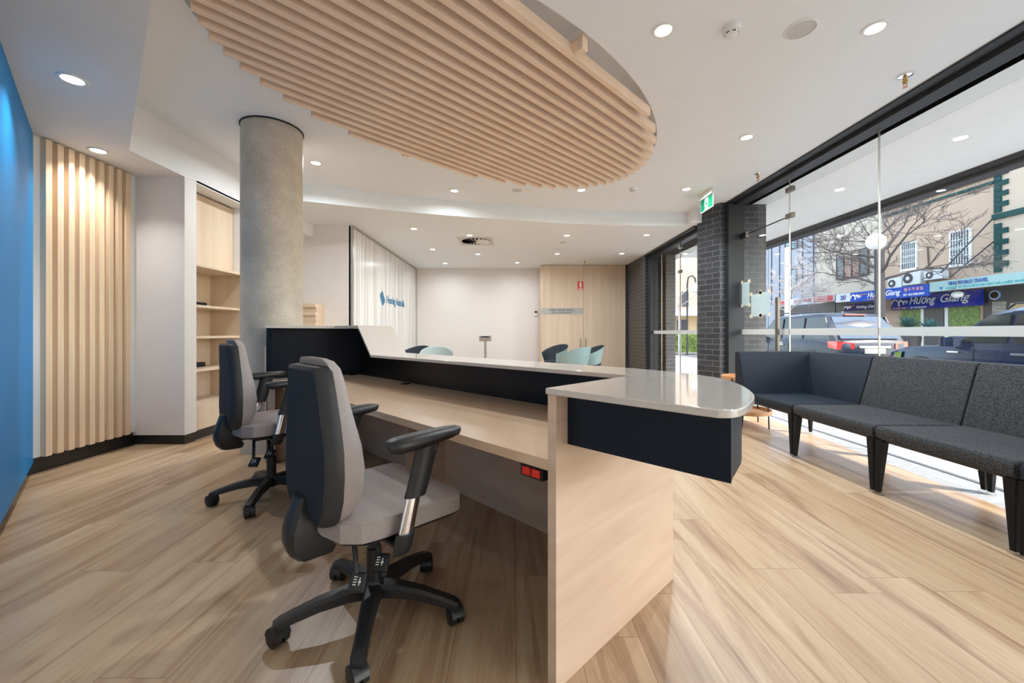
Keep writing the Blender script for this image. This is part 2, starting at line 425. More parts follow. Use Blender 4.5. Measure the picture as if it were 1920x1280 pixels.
# ------------------------------------------------------------------ floor and ground
XT = lambda y: 2.947 + .083*y            # where planks meet the tiles
o = MB().prism([(-6,-3),(XT(-3),-3),(XT(12.2),12.2),(-6,12.2)], -.1, 0).build('floor', M['floor'], smooth=False); struct(o)
o = MB().prism([(XT(-3),-3),(8.0,-3),(8.0,24),(XT(12.2),24),(XT(12.2),12.2)], -.1, 0).build('floor', M['tile'], smooth=False); struct(o)
o = B(7.85,8.0,-4,40,-.16,.004).build('kerb', M['pave'], smooth=False); tag(o, 'pale stone kerb along the near side of the road', 'kerb'); struct(o)
o = B(8.0,17.6,-6,60,-.25,-.15).build('road', M['asphalt'], smooth=False); struct(o)
o = B(17.6,22,-6,60,-.25,-.02).build('footpath', M['pave'], smooth=False); struct(o)
o = MB().prism([(-3,24),(8.0,24),(8.0,60),(-3,60)], -.2, -.03).build('footpath', M['pave'], smooth=False); struct(o)

# ------------------------------------------------------------------ ceilings
def hole_ceiling():
    outer = [(-3.3,3.53),(-3.3,5.40)]
    arc = [(-3.3,5.40),(-2.821,5.538),(-2.234,5.768),(-1.39,6.082),(-.673,6.299),(.34,6.534),(.912,6.672),(2.035,6.795),(3.0,6.82)]
    arcs = catmull(arc, 6)
    outer = [(-3.3,3.53)] + arcs + [(3.75,6.82),(3.75,-2.6),(2.8,-2.6)]
    cu, cv, b_, a_ = 2.82, 2.45, 1.215, 2.21
    inner = [uv(cu+b_*math.cos(2*PI*i/72), cv+a_*math.sin(2*PI*i/72)) for i in range(72)]
    bm = bmesh.new(); es = []
    for loop in (outer, inner):
        vs = [bm.verts.new((x,y,ZC)) for x,y in loop]
        es += [bm.edges.new((vs[i], vs[(i+1)%len(vs)])) for i in range(len(vs))]
    bmesh.ops.triangle_fill(bm, edges=es, use_beauty=True)
    me = bpy.data.meshes.new('ceiling'); bm.to_mesh(me); bm.free(); me.materials.append(M['ceil'])
    o = bpy.data.objects.new('ceiling', me); COL.objects.link(o); struct(o)
    # the oval recess
    mb = MB(); n = 72
    mb.add([(x,y,ZC) for x,y in inner]+[(x,y,ZC+.09) for x,y in inner], [(i,(i+1)%n,n+(i+1)%n,n+i) for i in range(n)]+[tuple(range(n,2*n))])
    struct(mb.build('ceiling', M['ceil'], smooth=False))
    # drop to the rear ceiling
    ar = arcs + [(3.75,6.82)]
    m = len(ar)
    mb = MB().add([(x,y,ZC+.02) for x,y in ar]+[(x,y,ZB) for x,y in ar], [(i,i+1,m+i+1,m+i) for i in range(m-1)])
    struct(mb.build('ceiling', M['ceil'], angle=60))
    mb = MB().add([(x,y,ZB) for x,y in ar]+[(3.75,12,ZB),(-4.2,12,ZB),(-4.2,5.4,ZB)], [tuple(range(m+3))])
    struct(mb.build('ceiling', M['ceil'], smooth=False))
    return cu, cv
cu, cv = hole_ceiling()
# lowered ceiling by the blue wall and its upstand
lowp = [(-3.3,3.53),(-3.3,4.3),(-4.2,4.3),(-4.2,3.6),(1.7,-2.3),(2.53,-2.3)]
struct(MB().add([(x,y,ZL) for x,y in lowp], [tuple(range(6))]).build('ceiling', M['ceilw'], smooth=False))
struct(MB().add([(-3.3,3.53,ZL),(2.53,-2.3,ZL),(2.53,-2.3,ZC+.02),(-3.3,3.53,ZC+.02)], [(0,1,2,3)]).build('ceiling', M['white'], smooth=False))
struct(MB().add([(-3.3,3.53,ZL),(-3.3,6.8,ZL),(-3.3,6.8,ZC+.02),(-3.3,3.53,ZC+.02)], [(0,1,2,3)]).build('ceiling', M['white'], smooth=False))
struct(B(-5,4.0,-3,13,3.5,3.6).build('ceiling', M['wallg'], smooth=False))    # unseen roof slab added over everything to block sky light
# ------------------------------------------------------------------ walls
def diag(a, b, t, z0, z1):
    "wall slab between plan points a and b, thickness t to the left of travel"
    q = offset([a,b], t)
    return MB().prism([a,b,q[1],q[0]], z0, z1)
BL0 = (-3.84,3.29); BL1 = (1.9,-2.45)
BLm = (-1.75,1.20)
struct(diag(BL0, BLm, -.05, .095, ZL).build('wall_left', M['blue'], smooth=False))
struct(diag(BLm, BL1, -.05, .095, ZL).build('wall_left', M['white'], smooth=False))
q = offset([BL0,BL1], -.10)
struct(diag(q[0], q[1], -.05, 0, ZL+.4).build('baseboard_left', M['black'], smooth=False))
struct(B(1.5,3.9,-2.6,-2.5,0,3.5).build('wall_back', M['white'], smooth=False))
# timber batten wall
struct(B(-4.0,-3.80,3.2,4.14,.13,ZL).build('wall_left', M['white'], smooth=False))
struct(B(-4.0,-3.82,3.2,4.14,0,.13).build('baseboard_left', M['black'], smooth=False))
b0 = None
ys = [3.297+.0858*i for i in range(9)]
for i, y in enumerate(ys):
    if b0 is None:
        b0 = B(-.0,.048,0,.047,.13,ZL-.01).build('timber_batten', M['batten'], bevel=.002)
        ob = b0
    else:
        ob = b0.copy(); COL.objects.link(ob)
    ob.location = (-3.80, y, 0)
    where = ['nearest the blue wall','second from the blue wall','third from the blue wall','fourth from the blue wall','middle one of the nine','fourth from the grey wall','third from the grey wall','second from the grey wall','nearest the grey wall'][i]
    tag(ob, 'upright pale timber batten on the white panel, '+where, 'batten', 'timber battens on the left wall')
# grey return, niche
struct(B(-4.0,-3.301,4.13,4.285,.095,ZL).build('wall_left', M['wallg'], smooth=False))
struct(MB().box(-4.0,-3.31,4.14,4.275,0,.095).build('baseboard_left', M['black'], smooth=False))
struct(B(-4.3,-4.2,4.2,12,0,3.5).build('wall_left', M['white'], smooth=False))
struct(B(-4.2,-3.301,5.14,5.3,0,ZL).build('wall_left', M['white'], smooth=False))
struct(B(-4.2,-3.3,4.285,5.14,2.69,2.72).build('ceiling', M['white'], smooth=False))
struct(B(-4.2,-3.32,5.3,6.8,ZL-.0,ZL+.02).build('ceiling', M['white'], smooth=False))
# rear walls
struct(B(-4.2,-2.68,6.80,6.9,0,ZB).build('wall_rear', M['wallg'], smooth=False))
struct(B(-2.75,3.3,11.36,11.46,0,ZB).build('wall_rear', M['wallg'], smooth=False))
struct(B(-2.68,-.9,11.33,11.36,0,.09).build('baseboard_rear', M['white'], smooth=False))
# brick
struct(B(3.03,3.5,9.32,10.75,0,ZB).build('wall_right', M['brick'], smooth=False))
struct(B(2.99,3.5,10.75,11.4,0,ZB).build('wall_right', M['brick'], smooth=False))
struct(MB().prism([(3.21,6.32),(3.50,6.32),(3.50,6.70),(3.03,6.70)], 0, ZC).build('wall_right', M['brick'], smooth=False))
struct(B(3.5,3.97,6.40,6.75,0,ZC).build('wall_right', M['brick'], smooth=False))       # fin outside the glass
struct(B(3.30,3.72,9.32,9.7,0,ZB).build('wall_right', M['brick'], smooth=False))
# box over the rear shopfront
struct(B(2.92,3.75,6.62,6.83,ZB,ZC).build('wall_right', M['white'], smooth=False))
# behind the near glass: upper spandrel so nothing leaks
struct(B(3.48,4.0,-2.6,6.4,ZC,3.6).build('wall_right', M['slabg'], smooth=False))
struct(B(3.3,4.0,6.7,12,ZB,3.6).build('wall_right', M['slabg'], smooth=False))
struct(B(-5,4.0,12.0,12.1,0,3.6).build('wall_rear', M['slabg'], smooth=False))
# ------------------------------------------------------------------ near shopfront
def empty_struct(name):
    o = bpy.data.objects.new(name, None); COL.objects.link(o); o['kind'] = 'structure'; return o
w1 = empty_struct('window_1')
B(3.29,3.56,-2.5,6.31,ZC-.018,ZC).build('head_frame', M['frame'], w1, smooth=False)
B(3.40,3.56,-2.5,6.31,ZC-.06,ZC-.018).build('head_frame', M['frame'], w1, bevel=.003)
B(3.49,3.52,-2.5,6.31,-.02,.008).build('bottom_channel', M['steel'], w1, smooth=False)
MB().box(3.30,3.54,6.24,6.32,0,ZC-.02).build('jamb', M['frame'], w1, bevel=.003)
YD = 5.17; YJ = 3.91
def pane(y0, y1, z0, z1, par, x=XG, name='glass_pane'):
    return MB().box(x, x+.010, y0, y1, z0, z1).build(name, M['glass'], par, smooth=False)
pane(YJ+.006, YD-.006, .008, ZC-.06, w1)
pane(-2.4, YJ-.006, .008, ZC-.06, w1)
pane(YD+.006, 6.235, 2.60, ZC-.06, w1)
for (y0,y1) in ((YJ+.006,YD-.006),(-2.4,YJ-.006)):
    MB().box(XG-.003, XG-.001, y0, y1, 1.10, 1.177).build('frosted_band', M['frost'], w1, smooth=False)
for y in (YJ, YD):
    MB().box(XG-.002, XG+.012, y-.005, y+.005, .03, ZC-.06).build('glass_joint', M['steel'], w1, smooth=False)
for z in (ZC-.20, 2.60):
    MB().box(XG-.02, XG+.03, YD-.07, YD+.05, z-.03, z+.03).build('patch_fitting', M['steeld'], w1, bevel=.003)
d1 = empty_struct('door_1')
pane(YD+.008, 6.23, .02, 2.59, d1)
MB().box(XG-.003, XG-.001, YD+.01, 6.22, 1.10, 1.177).build('frosted_band', M['frost'], d1, smooth=False)
MB().box(XG-.075,XG-.045,5.285,5.335,.89,1.585).build('door_handle', M['steeld'], d1, bevel=.004)
for z in (1.0,1.47): MB().tube([(XG-.06,5.31,z),(XG+.0,5.31,z)], .01, 8).build('handle_fixing', M['steel'], d1)
MB().box(XG-.02, XG+.03, 6.10, 6.24, 2.55, 2.63).build('hinge', M['steeld'], d1, bevel=.003)
MB().box(XG,XG+.01,YD,6.24,2.588,2.602).build('glass_joint', M['frame'], w1, smooth=False)
MB().box(XG-.02, XG+.03, 6.10, 6.24, .02, .10).build('hinge', M['steel'], d1, bevel=.003)
# taped notices on the glass door
def notice(y0, y1, z0, z1, lab):
    t = thing('paper_notice', lab, 'notice', (XG-.006, (y0+y1)/2, z0))
    w = (y1-y0)/2; h = z1-z0
    MB().box(-.002,0,-w,w,0,h).build('sheet', M['paper'], t, smooth=False)
    for (a,b) in ((-w,0),(w,0),(-w,h),(w,h)):
        MB().box(-.004,-.002,a-.03,a+.03,b-.02,b+.03).build('tape', M['tape'], t, smooth=False)
    return t
notice(6.03,6.22,1.53,1.88,'single white sheet taped with masking tape to glass door, highest of the notices')
notice(5.76,5.98,1.36,1.68,'pale blue sheet taped to glass door, left half of the lower pair')
t = notice(5.56,5.755,1.37,1.69,'pale blue sheet taped to glass door, right half of the lower pair')
# ------------------------------------------------------------------ rear shopfront
w2 = empty_struct('window_2')
XR = 3.18
B(3.03,3.34,6.83,9.32,ZB-.03,ZB).build('head_frame', M['frame'], w2, smooth=False)
B(3.12,3.26,6.70,9.32,ZB-.09,ZB-.03).build('head_frame', M['frame'], w2, bevel=.003)
B(3.10,3.28,9.19,9.31,0,ZB-.03).build('jamb', M['frame'], w2, bevel=.003)
B(3.14,3.24,6.72,9.2,0,.03).build('bottom_channel', M['frame'], w2, smooth=False)
pane(6.72, 7.74, .03, ZB-.09, w2, XR); pane(7.76, 8.7, .03, ZB-.09, w2, XR); pane(8.72, 9.19, .03, ZB-.09, w2, XR)
for y in (7.75, 8.71): MB().box(XR-.002, XR+.012, y-.005, y+.005, .03, ZB-.09).build('glass_joint', M['steel'], w2, smooth=False)
MB().box(XR-.003, XR-.001, 6.72, 9.19, 1.10, 1.17).build('frosted_band', M['frost'], w2, smooth=False)
for z in (2.75, 2.28): MB().box(XR-.02, XR+.03, 7.70, 7.80, z-.03, z+.03).build('patch_fitting', M['steel'], w2, bevel=.003)
# ------------------------------------------------------------------ awning outside
aw = thing('shop_awning', 'white awning soffit with dark steel edge beam outside the glass front', 'awning', (4.004,0,3.1))
MB().box(0,1.68,-3,11.0,.03,.10).build('soffit', M['metalroof'], aw, smooth=False)
MB().box(1.66,1.86,-3,11.0,-.075,.12).build('edge_beam', M['frame'], aw, bevel=.006)
MB().box(1.60,1.66,-3,11.0,-.02,.035).build('gutter_lip', M['frame'], aw, smooth=False)
struct(B(3.5,4.0,6.75,10.0,ZC,3.2).build('ceiling', M['slabg'], smooth=False))

# ------------------------------------------------------------------ oval slatted ceiling
sl = thing('slatted_ceiling_feature', 'oval raft of parallel pale timber slats set in the main ceiling', 'ceiling feature', (0,0,ZC-.085))
rot = math.atan2(VY, VX)
k = 0; u = 1.745
while u < 3.98:
    s = 1-((u-2.82)/1.20)**2
    if s > 0:
        hv = 2.15*math.sqrt(s)
        n = 1
        c = uv(u, 2.45)
        MBs = MB().box(-hv, hv, -.023, .023, 0, .074).build('slat', M['slat'], sl, bevel=.0015)
        MBs.location = (c[0], c[1], 0); MBs.rotation_euler = (0,0,rot)
    u += .1095
c = uv(2.82, 2.30)
ob = MB().box(-.025,.025,-1.17,1.17,.074,.10).build('cross_batten', M['slat'], sl, bevel=.0015)
ob.location = (c[0], c[1], 0); ob.rotation_euler = (0,0,rot)
for uu in (1.655, 4.0):
    c = uv(uu, 2.30)
    ob = MB().box(-.03,.03,-.022,.022,.0,.10).build('end_block', M['slat'], sl, bevel=.002); ob.location = (c[0],c[1],0); ob.rotation_euler = (0,0,rot)

# ------------------------------------------------------------------ column
cl = thing('concrete_column', 'round bare concrete column rising to the ceiling behind the office chairs', 'column', (-2.368,4.05,0))
MB().lathe([(.269,0),(.269,ZC-.001)], 64).build('shaft', M['conc'], cl)
MB().lathe([(.269,ZC-.012),(.278,ZC-.012),(.278,ZC),(.269,ZC)], 64).build('shadow_gap', M['dark'], cl)

# ------------------------------------------------------------------ built-in shelves in the niche
bs = thing('built_in_shelving', 'pale timber shelving built into the niche left of the concrete column', 'shelving', (-3.3,4.29,0))
X0, Y1 = -.47, .845
MB().box(-.49,X0,0,Y1,.1,2.68).build('back_panel', M['maplev'], bs, smooth=False)
MB().box(X0,-.02,Y1-.02,Y1,.1,1.86).build('side_panel', M['maplev'], bs, smooth=False)
MB().box(X0,-.2,0,Y1-.0,1.86,2.67).build('upper_cupboard', M['maplev'], bs, bevel=.002)
for z, xf in ((1.86,-.03),(1.43,-.10),(1.09,-.10),(.73,-.10)):
    MB().box(X0,xf,0,Y1-.02,z-.028,z).build('shelf', M['maplev'], bs, bevel=.002)
MB().box(X0,-.01,0,Y1-.02,.1,.36).build('base_cabinet', M['maplev'], bs, bevel=.002)
MB().box(X0,-.03,0,Y1-.02,0,.1).build('plinth', M['black'], bs, smooth=False)
labs = [('upper shelf','left'),('upper shelf','right'),('middle shelf','left'),('lower shelf','left'),('lower shelf','right')]
bx0 = None
for (sh, side), (z, y) in zip(labs, ((1.43,.22),(1.43,.50),(1.09,.22),(.73,.22),(.73,.48))):
    if bx0 is None: bx0 = MB().box(-.06,.06,-.07,.07,0,.05).build('cable_box', M['dark'], bevel=.003); ob = bx0
    else: ob = bx0.copy(); COL.objects.link(ob)
    ob.location = (-3.68, 4.29+y, z+.001)
    tag(ob, f'small black box standing on the {sh} of the niche, {side} one', 'box', 'black boxes on the niche shelves')

# ------------------------------------------------------------------ low timber cabinet at the rear left
t = thing('timber_cabinet', 'small pale timber cabinet with open slot behind the column, against rear white wall', 'cabinet', (-3.42,6.5,0))
MB().box(-.3,.30,0,.3,0,1.28).build('body', M['maplev'], t, bevel=.002)
MB().box(-.3,.30,.02,.3,1.28,1.40).build('slot_back', M['maple'], t, smooth=False)
MB().box(-.3,.30,-.01,.3,1.40,1.45).build('shelf', M['maplev'], t, bevel=.002)
MB().box(-.3,.30,.03,.3,1.45,1.53).build('slot_back', M['maple'], t, smooth=False)
MB().box(-.3,.30,-.01,.3,1.53,1.59).build('top', M['maplev'], t, bevel=.002)
MB().box(-.05,-.015,-.02,0,1.13,1.18).build('knob', M['black'], t)

# ------------------------------------------------------------------ frosted glass partition with the logo
gp = thing('glass_partition', 'white glass partition printed with curtain folds and carrying the blue hearing logo', 'partition', (-2.66,6.8,0))
MB().box(-.02,0,.03,4.56,.02,ZB-.04).build('printed_pane', M['film'], gp, smooth=False)
MB().box(-.05,.02,0,.045,0,ZB-.005).build('end_post', M['steel'], gp, bevel=.002)
MB().box(-.04,.012,.045,4.56,ZB-.04,ZB-.002).build('top_track', M['steel'], gp, smooth=False)
MB().box(-.03,.01,4.53,4.56,0,ZB-.04).build('end_trim', M['steel'], gp, smooth=False)
lg = MB()
for i in range(7):
    y = 1.47 + i*.045; hh = [.10,.17,.24,.30,.25,.17,.10][i]*.5; zc = 1.865 - i*.012
    lg.box(.002,.006,y-.013,y+.013,zc-hh,zc+hh)
lg.build('logo_mark', M['logo'], gp, smooth=False)
text('logo_lettering', 'Hearing Australia', M['logo'], (.002, 1.90, 1.70), (0,1,0), (0,0,1), w=1.42, h=.22, parent=gp, bold=.012)

# ------------------------------------------------------------------ rear cupboard, signs
cb = thing('timber_cupboard', 'full height pale timber cupboard with two doors on the rear wall', 'cupboard', (0,10.76,0))
MB().box(.757,2.985,.02,.59,0,ZB-.002).build('carcass', M['maplev'], cb, smooth=False)
MB().box(.76,1.866,0,.02,.06,ZB-.01).build('door', M['maplev'], cb, bevel=.0015)
dr = MB().box(1.872,2.98,0,.02,.06,ZB-.01).build('door', M['maplev'], cb, bevel=.0015)
for x in (1.80,1.93):
    MB().tube([(x,0,.66),(x,-.035,.67),(x,-.035,.97),(x,0,.98)], .008, 8).build('door_handle', M['steel'], cb)
s = thing('hose_reel_label', 'grey strip reading fire hose reel on the cupboard door', 'sign', (0,10.756,0))
MB().box(.77,1.86,-.001,.003,1.70-.09,1.70+.07).build('backing', M['grey_lbl'], s, smooth=False)
text('lettering', 'FIRE HOSE REEL', M['ink'], (1.0,-.001,1.69), (1,0,0), (0,0,1), w=.62, h=.058, parent=s, ext=.003)
text('lettering', 'FIRE EXTINGUISHER', M['ink'], (1.05,-.001,1.63), (1,0,0), (0,0,1), w=.52, h=.036, parent=s, ext=.003)
s = thing('extinguisher_sign', 'small red and white fire extinguisher sign high on the timber cupboard', 'sign', (0,10.756,0))
x = (1088.5-960)/F*10.75
MB().box(x-.075,x+.075,-.001,.003,2.245,2.47).build('plate', M['red'], s, smooth=False)
MB().box(x-.025,x+.025,-.004,-.001,2.31,2.455).build('symbol', M['signw'], s, smooth=False)
MB().box(x-.055,x+.055,-.004,-.001,2.262,2.285).build('symbol', M['signw'], s, smooth=False)
t = thing('wall_controller', 'small white air conditioning controller with dark screen on the rear wall', 'controller', (.66,11.35,1.66))
MB().box(-.05,.05,-.02,0,-.08,.08).build('case', M['white_pl'], t, bevel=.004)
MB().box(-.032,.032,-.022,-.02,.01,.06).build('screen', M['dark'], t, smooth=False)
o = MB().box(-.09,.09,-.012,0,-.04,.04).build('power_outlet', M['white_pl'], bevel=.004); o.location = (.63,11.35,.36)
tag(o, 'white double power outlet low on the rear wall beside the timber cupboard', 'outlet')
t = thing('screen_stand', 'slim grey floor stand with small tilted screen before the rear wall', 'stand', ((910-960)/F*10.7,10.7,0))
MB().box(-.03,.03,-.03,.03,.02,.90).build('post', M['steel'], t, bevel=.004)
MB().lathe([(.17,0),(.17,.012),(.03,.03)], 24).build('foot', M['steel'], t)
MB().box(-.16,.16,-.05,.03,.90,1.05).build('screen_case', M['steel'], t, bevel=.01)
MB().box(-.11,.10,-.056,-.05,1.0,1.03).build('screen', M['dark'], t, smooth=False)

# ------------------------------------------------------------------ ceiling fixtures
def oncl(px, py, z):
    Y = F*(z-H)/(623.0-py); return ((px-960)/F*Y, Y)
def downlight_proto():
    t = thing('downlight', 'round white downlight', 'downlight')
    MB().lathe([(.049,0),(.056,-.005),(.070,-.005),(.072,0.0),(.072,.003),(.049,.003)], 32).build('trim_ring', M['white_pl'], t)
    MB().lathe([(.049,-.0015),(.0,-.002)], 32).build('lens', M['lens'], t)
    return t
DL = [
 (1244,56,ZC,'round white downlight in main ceiling left of the domed smoke detector'),
 (1641,52,ZC,'round white downlight in main ceiling nearest the upper right corner'),
 (1400,257,ZC,'round white downlight between the slatted oval and the shopfront glass'),
 (1287,354,ZC,'round white downlight just left of the green exit sign'),
 (592,305,ZC,'round white downlight just right of the concrete column top'),
 (852,357,ZC,'round white downlight behind the slatted oval, left one of the two'),
 (1090,356,ZC,'round white downlight at the far tip of the slatted oval'),
 (776,428.5,ZB,'small rear ceiling downlight nearest the printed partition'),
 (880,440.7,ZB,'small rear ceiling downlight just in front of the square air diffuser'),
 (811,467,ZB,'small rear ceiling downlight along the partition, middle one of three'),
 (896.4,476,ZB,'small rear ceiling downlight behind the square air diffuser'),
 (834.8,493,ZB,'small rear ceiling downlight deepest beside the partition'),
 (970,492,ZB,'small rear ceiling downlight close before the rear wall, left of the timber cupboard'),
 (1063,441,ZB,'small rear ceiling downlight right of the air diffuser, nearer row'),
 (1045,475.5,ZB,'small rear ceiling downlight beside the rear smoke detector'),
 (1212.5,440,ZB,'small rear ceiling downlight nearest the rear shopfront glass'),
 (1166,475,ZB,'small rear ceiling downlight in front of the right cupboard door'),
 (136,148,ZL,'round downlight in the lowered ceiling close to the blue wall'),
 (184,282,ZL,'round downlight in the lowered ceiling above the timber battens'),
]
proto = downlight_proto()
for i, (px, py, z, lab) in enumerate(DL):
    x, y = oncl(px, py, z)
    r = proto if i == 0 else dup(proto, (0,0,0))
    r.location = (x, y, z-.003); r['label'] = lab; r['group'] = 'recessed ceiling downlights'
    L = bpy.data.lights.new('downlight_lamp', 'AREA'); L.shape = 'DISK'; L.size = .10
    L.energy = (7 if 350 < py < 360 and px < 1200 else 28) if z == ZC else (10 if z == ZB else 6); L.color = (.89,.955,1) if z != ZL else (1,.95,.88)
    L.spread = math.radians(165 if z != ZL else 110)
    lo = bpy.data.objects.new('downlight_lamp', L); COL.objects.link(lo); lo.location = (x, y, z-.012); lo.parent = None
def detector(px, py, z, lab, s=1):
    x, y = oncl(px, py, z)
    t = thing('smoke_detector', lab, 'smoke detector', (x,y,z))
    MB().lathe([(.055*s,0),(.055*s,-.012),(.048*s,-.028)], 24).build('base', M['white_pl'], t)
    MB().lathe([(.040*s,-.028),(.038*s,-.034),(.040*s,-.036),(.034*s,-.052),(.018*s,-.062),(0,-.063)], 24).build('dome', M['white_pl'], t)
    for k in range(6):
        a = k*PI/3; MB().box(-.010,.010,.030*s,.0385*s,-.045,-.038).build('slot', M['dark'], t).rotation_euler = (0,0,a)
detector(1371,52,ZC,'white domed smoke detector between a downlight and the round ceiling speaker', 1.05)
detector(1187,353,ZC,'white smoke detector near the far right end of the slatted oval')
detector(1048.7,464,ZB,'white smoke detector on the rear lowered ceiling')
def spk(px, py, z, r, lab):
    x, y = oncl(px, py, z)
    t = thing('ceiling_speaker', lab, 'speaker', (x,y,z))
    MB().lathe([(r,0),(r,-.004),(r*.86,-.008),(r*.86,-.002)], 36).build('trim_ring', M['white_pl'], t)
    MB().lathe([(r*.86,-.004),(0,-.005)], 36).build('grille', M['grille'], t)
spk(1502,54,ZC,.099,'round white ceiling speaker between smoke detector and the corner downlight')
spk(969,356,ZC,.075,'round white ceiling speaker beyond the slatted oval')
spk(1055,454,ZB,.085,'round white ceiling speaker on the rear lowered ceiling')
def sprinkler(px, py, z, lab, s=1):
    x, y = oncl(px, py, z)
    t = thing('fire_sprinkler', lab, 'sprinkler', (x,y,z))
    MB().lathe([(.036*s,0),(.036*s,-.006),(.022*s,-.014),(.010*s,-.014)], 24).build('rosette', M['chrome'], t)
    MB().lathe([(.012,-.012),(.015,-.02),(.012,-.03),(.012,-.036),(.017,-.038),(.017,-.055),(.012,-.058),(.012,-.062),(0,-.062)], 12).build('brass_body', M['brass'], t)
    for sx in (-1,1): MB().tube([(sx*.010,0,-.06),(sx*.014,0,-.075),(sx*.004,0,-.09)], .003, 6).build('frame_arm', M['copper'], t)
    MB().lathe([(0,-.088),(.016,-.089),(.016,-.092),(0,-.092)], 12).build('deflector', M['copper'], t)
sprinkler(1697,142,ZC,'brass fire sprinkler with chrome rosette, nearer of the two by the glass',1.3)
sprinkler(1421,325,ZC,'brass fire sprinkler with chrome rosette, farther of the two by the glass')
sprinkler(1096,489,ZB,'small fire sprinkler above the timber cupboard doors')
# square swirl diffuser
x, y = oncl(893,452,ZB)
t = thing('air_diffuser', 'square white swirl air diffuser in the rear lowered ceiling', 'air vent', (x,y,ZB))
R_ = .345
MB().box(-R_,R_,-R_,R_,-.006,0).build('plate', M['grille'], t, bevel=.002)
MB().box(-R_,R_,-R_,-R_+.02,-.010,-.006).box(-R_,R_,R_-.02,R_,-.010,-.006).box(-R_,-R_+.02,-R_+.02,R_-.02,-.010,-.006).box(R_-.02,R_,-R_+.02,R_-.02,-.010,-.006).build('border', M['white_pl'], t, smooth=False)
MB().lathe([(.28,-.0075),(0,-.0075)], 40).build('dark_throat', M['dark'], t)
for k in range(20):
    a = 2*PI*k/20
    p = MB().add([(.02,-.004,-.010),(.275,-.022,-.010),(.275,.022,-.020),(.02,.004,-.014)], [(0,1,2,3)]).build('vane', M['white_pl'], t, smooth=False)
    p.rotation_euler = (0,0,a)
# exit sign
t = thing('exit_sign', 'green running man exit sign hanging from the ceiling above the brick pier', 'exit sign', (2.77,5.63,0))
MB().box(-.03,.03,0,.40,ZC-.085,ZC-.001).build('housing', M['white_pl'], t, bevel=.003)
MB().box(-.006,.006,.0,.37,ZC-.262,ZC-.085).build('panel', M['signw'], t, smooth=False)
MB().box(-.009,-.006,.01,.36,ZC-.252,ZC-.087).build('green_face', M['green'], t, smooth=False)
MB().box(-.011,-.009,.135,.235,ZC-.25,ZC-.095).build('doorway', M['signw'], t, smooth=False)
g = MB()
zc = ZC
g.tube([(-.012,.19,zc-.150),(-.012,.175,zc-.185)], .013, 6).tube([(-.012,.175,zc-.185),(-.012,.15,zc-.21),(-.012,.155,zc-.238)], .008, 6)
g.tube([(-.012,.175,zc-.185),(-.012,.20,zc-.21),(-.012,.225,zc-.225)], .008, 6).tube([(-.012,.19,zc-.15),(-.012,.155,zc-.165)], .006, 6).tube([(-.012,.19,zc-.15),(-.012,.215,zc-.17)], .006, 6)
g.lathe([(0,-.002),(.013,-.002),(.013,.002),(0,.002)], 12, (-.012,.195,zc-.122), 'x')
g.build('running_figure', M['green'], t)

# ------------------------------------------------------------------ reception desk
dk = thing('reception_desk', 'long angled reception desk with pale timber worktop, black upstand and timber end panel', 'desk', (0,0,0))
def uvp(pts): return [uv(a,b) for a,b in pts]
uE = .8217
MB().prism(uvp([(uE,1.002),(uE+.035,1.002),(uE+.035,1.845),(uE,1.845)]), 0, .931).build('end_panel', M['maple'], dk, bevel=.0015)
Lc = (-2.05,3.48)
C0 = uv(3.93,1.755)
MB().prism([uv(uE+.035,1.007), Lc, (-2.09,3.55), (-2.145,3.66), C0, uv(uE+.035,1.755)], .684, .72).build('desktop', M['mapleh'], dk, bevel=.002)
dtop = dk.children[-1]
for (px, py) in ((761,719.5),(662,702.7)):
    x, y = onz(px, py, .72)
    MB().lathe([(.040,.7205),(.040,.7225),(.034,.7225),(0,.7222)], 24, (x,y,0)).build('cable_grommet', M['dark'], dtop)
# wall under and behind the worktop
MB().prism(uvp([(uE+.035,1.755),(3.93,1.755),(3.95,1.79),(uE+.035,1.79)]), 0, .684).build('modesty_panel', M['maple'], dk, smooth=False)
slope = lambda u0: (lambda x, y: min(1.168, max(.931, .931+((x*UX+y*UY)-u0)/.243*.237)))
mb = MB()
pr = [(uE+.035,.684),(3.18,.684),(3.423,.684),(3.93,.684)]
for (ua,ub,za,zb_) in ((uE+.035,3.18,.931,.931),(3.18,3.423,.931,1.168),(3.423,3.93,1.168,1.168)):
    a0=uv(ua,1.755);a1=uv(ub,1.755);a2=uv(ub,1.79);a3=uv(ua,1.79)
    mb.hexa([(*a0,.684),(*a1,.684),(*a2,.684),(*a3,.684),(*a0,za),(*a1,zb_),(*a2,zb_),(*a3,za)])
mb.build('black_upstand', M['darklam'], dk, smooth=False)
MB().prism([C0, (-2.15,3.66), (-2.167,3.69), (-1.52,4.07)], .684, 1.168).build('black_upstand', M['navy'], dk, smooth=False)
MB().prism([(-2.135,3.56),(-2.095,3.55),(-2.145,3.655),(-2.185,3.665)], .72, 1.168).build('end_gable', M['darklam'], dk, smooth=False)
MB().prism([(-2.150,3.562),(-2.137,3.559),(-2.187,3.664),(-2.20,3.667)], 0, 1.0).build('gable_cladding', M['maple'], dk, smooth=False)
MB().prism([(-2.055,3.50),(-2.03,3.51),(-2.11,3.66),(-2.135,3.65)], 0, .684).build('end_gable', M['maple'], dk, smooth=False)
MB().prism([(-2.09,3.60),(-1.75,3.60),(-1.75,3.64),(-2.09,3.64)], 0, .684).build('pedestal_side', M['maple'], dk, smooth=False)
MB().prism(uvp([(2.49,1.45),(2.51,1.45),(2.51,1.755),(2.49,1.755)]), 0, .684).build('divider_panel', M['maple'], dk, smooth=False)
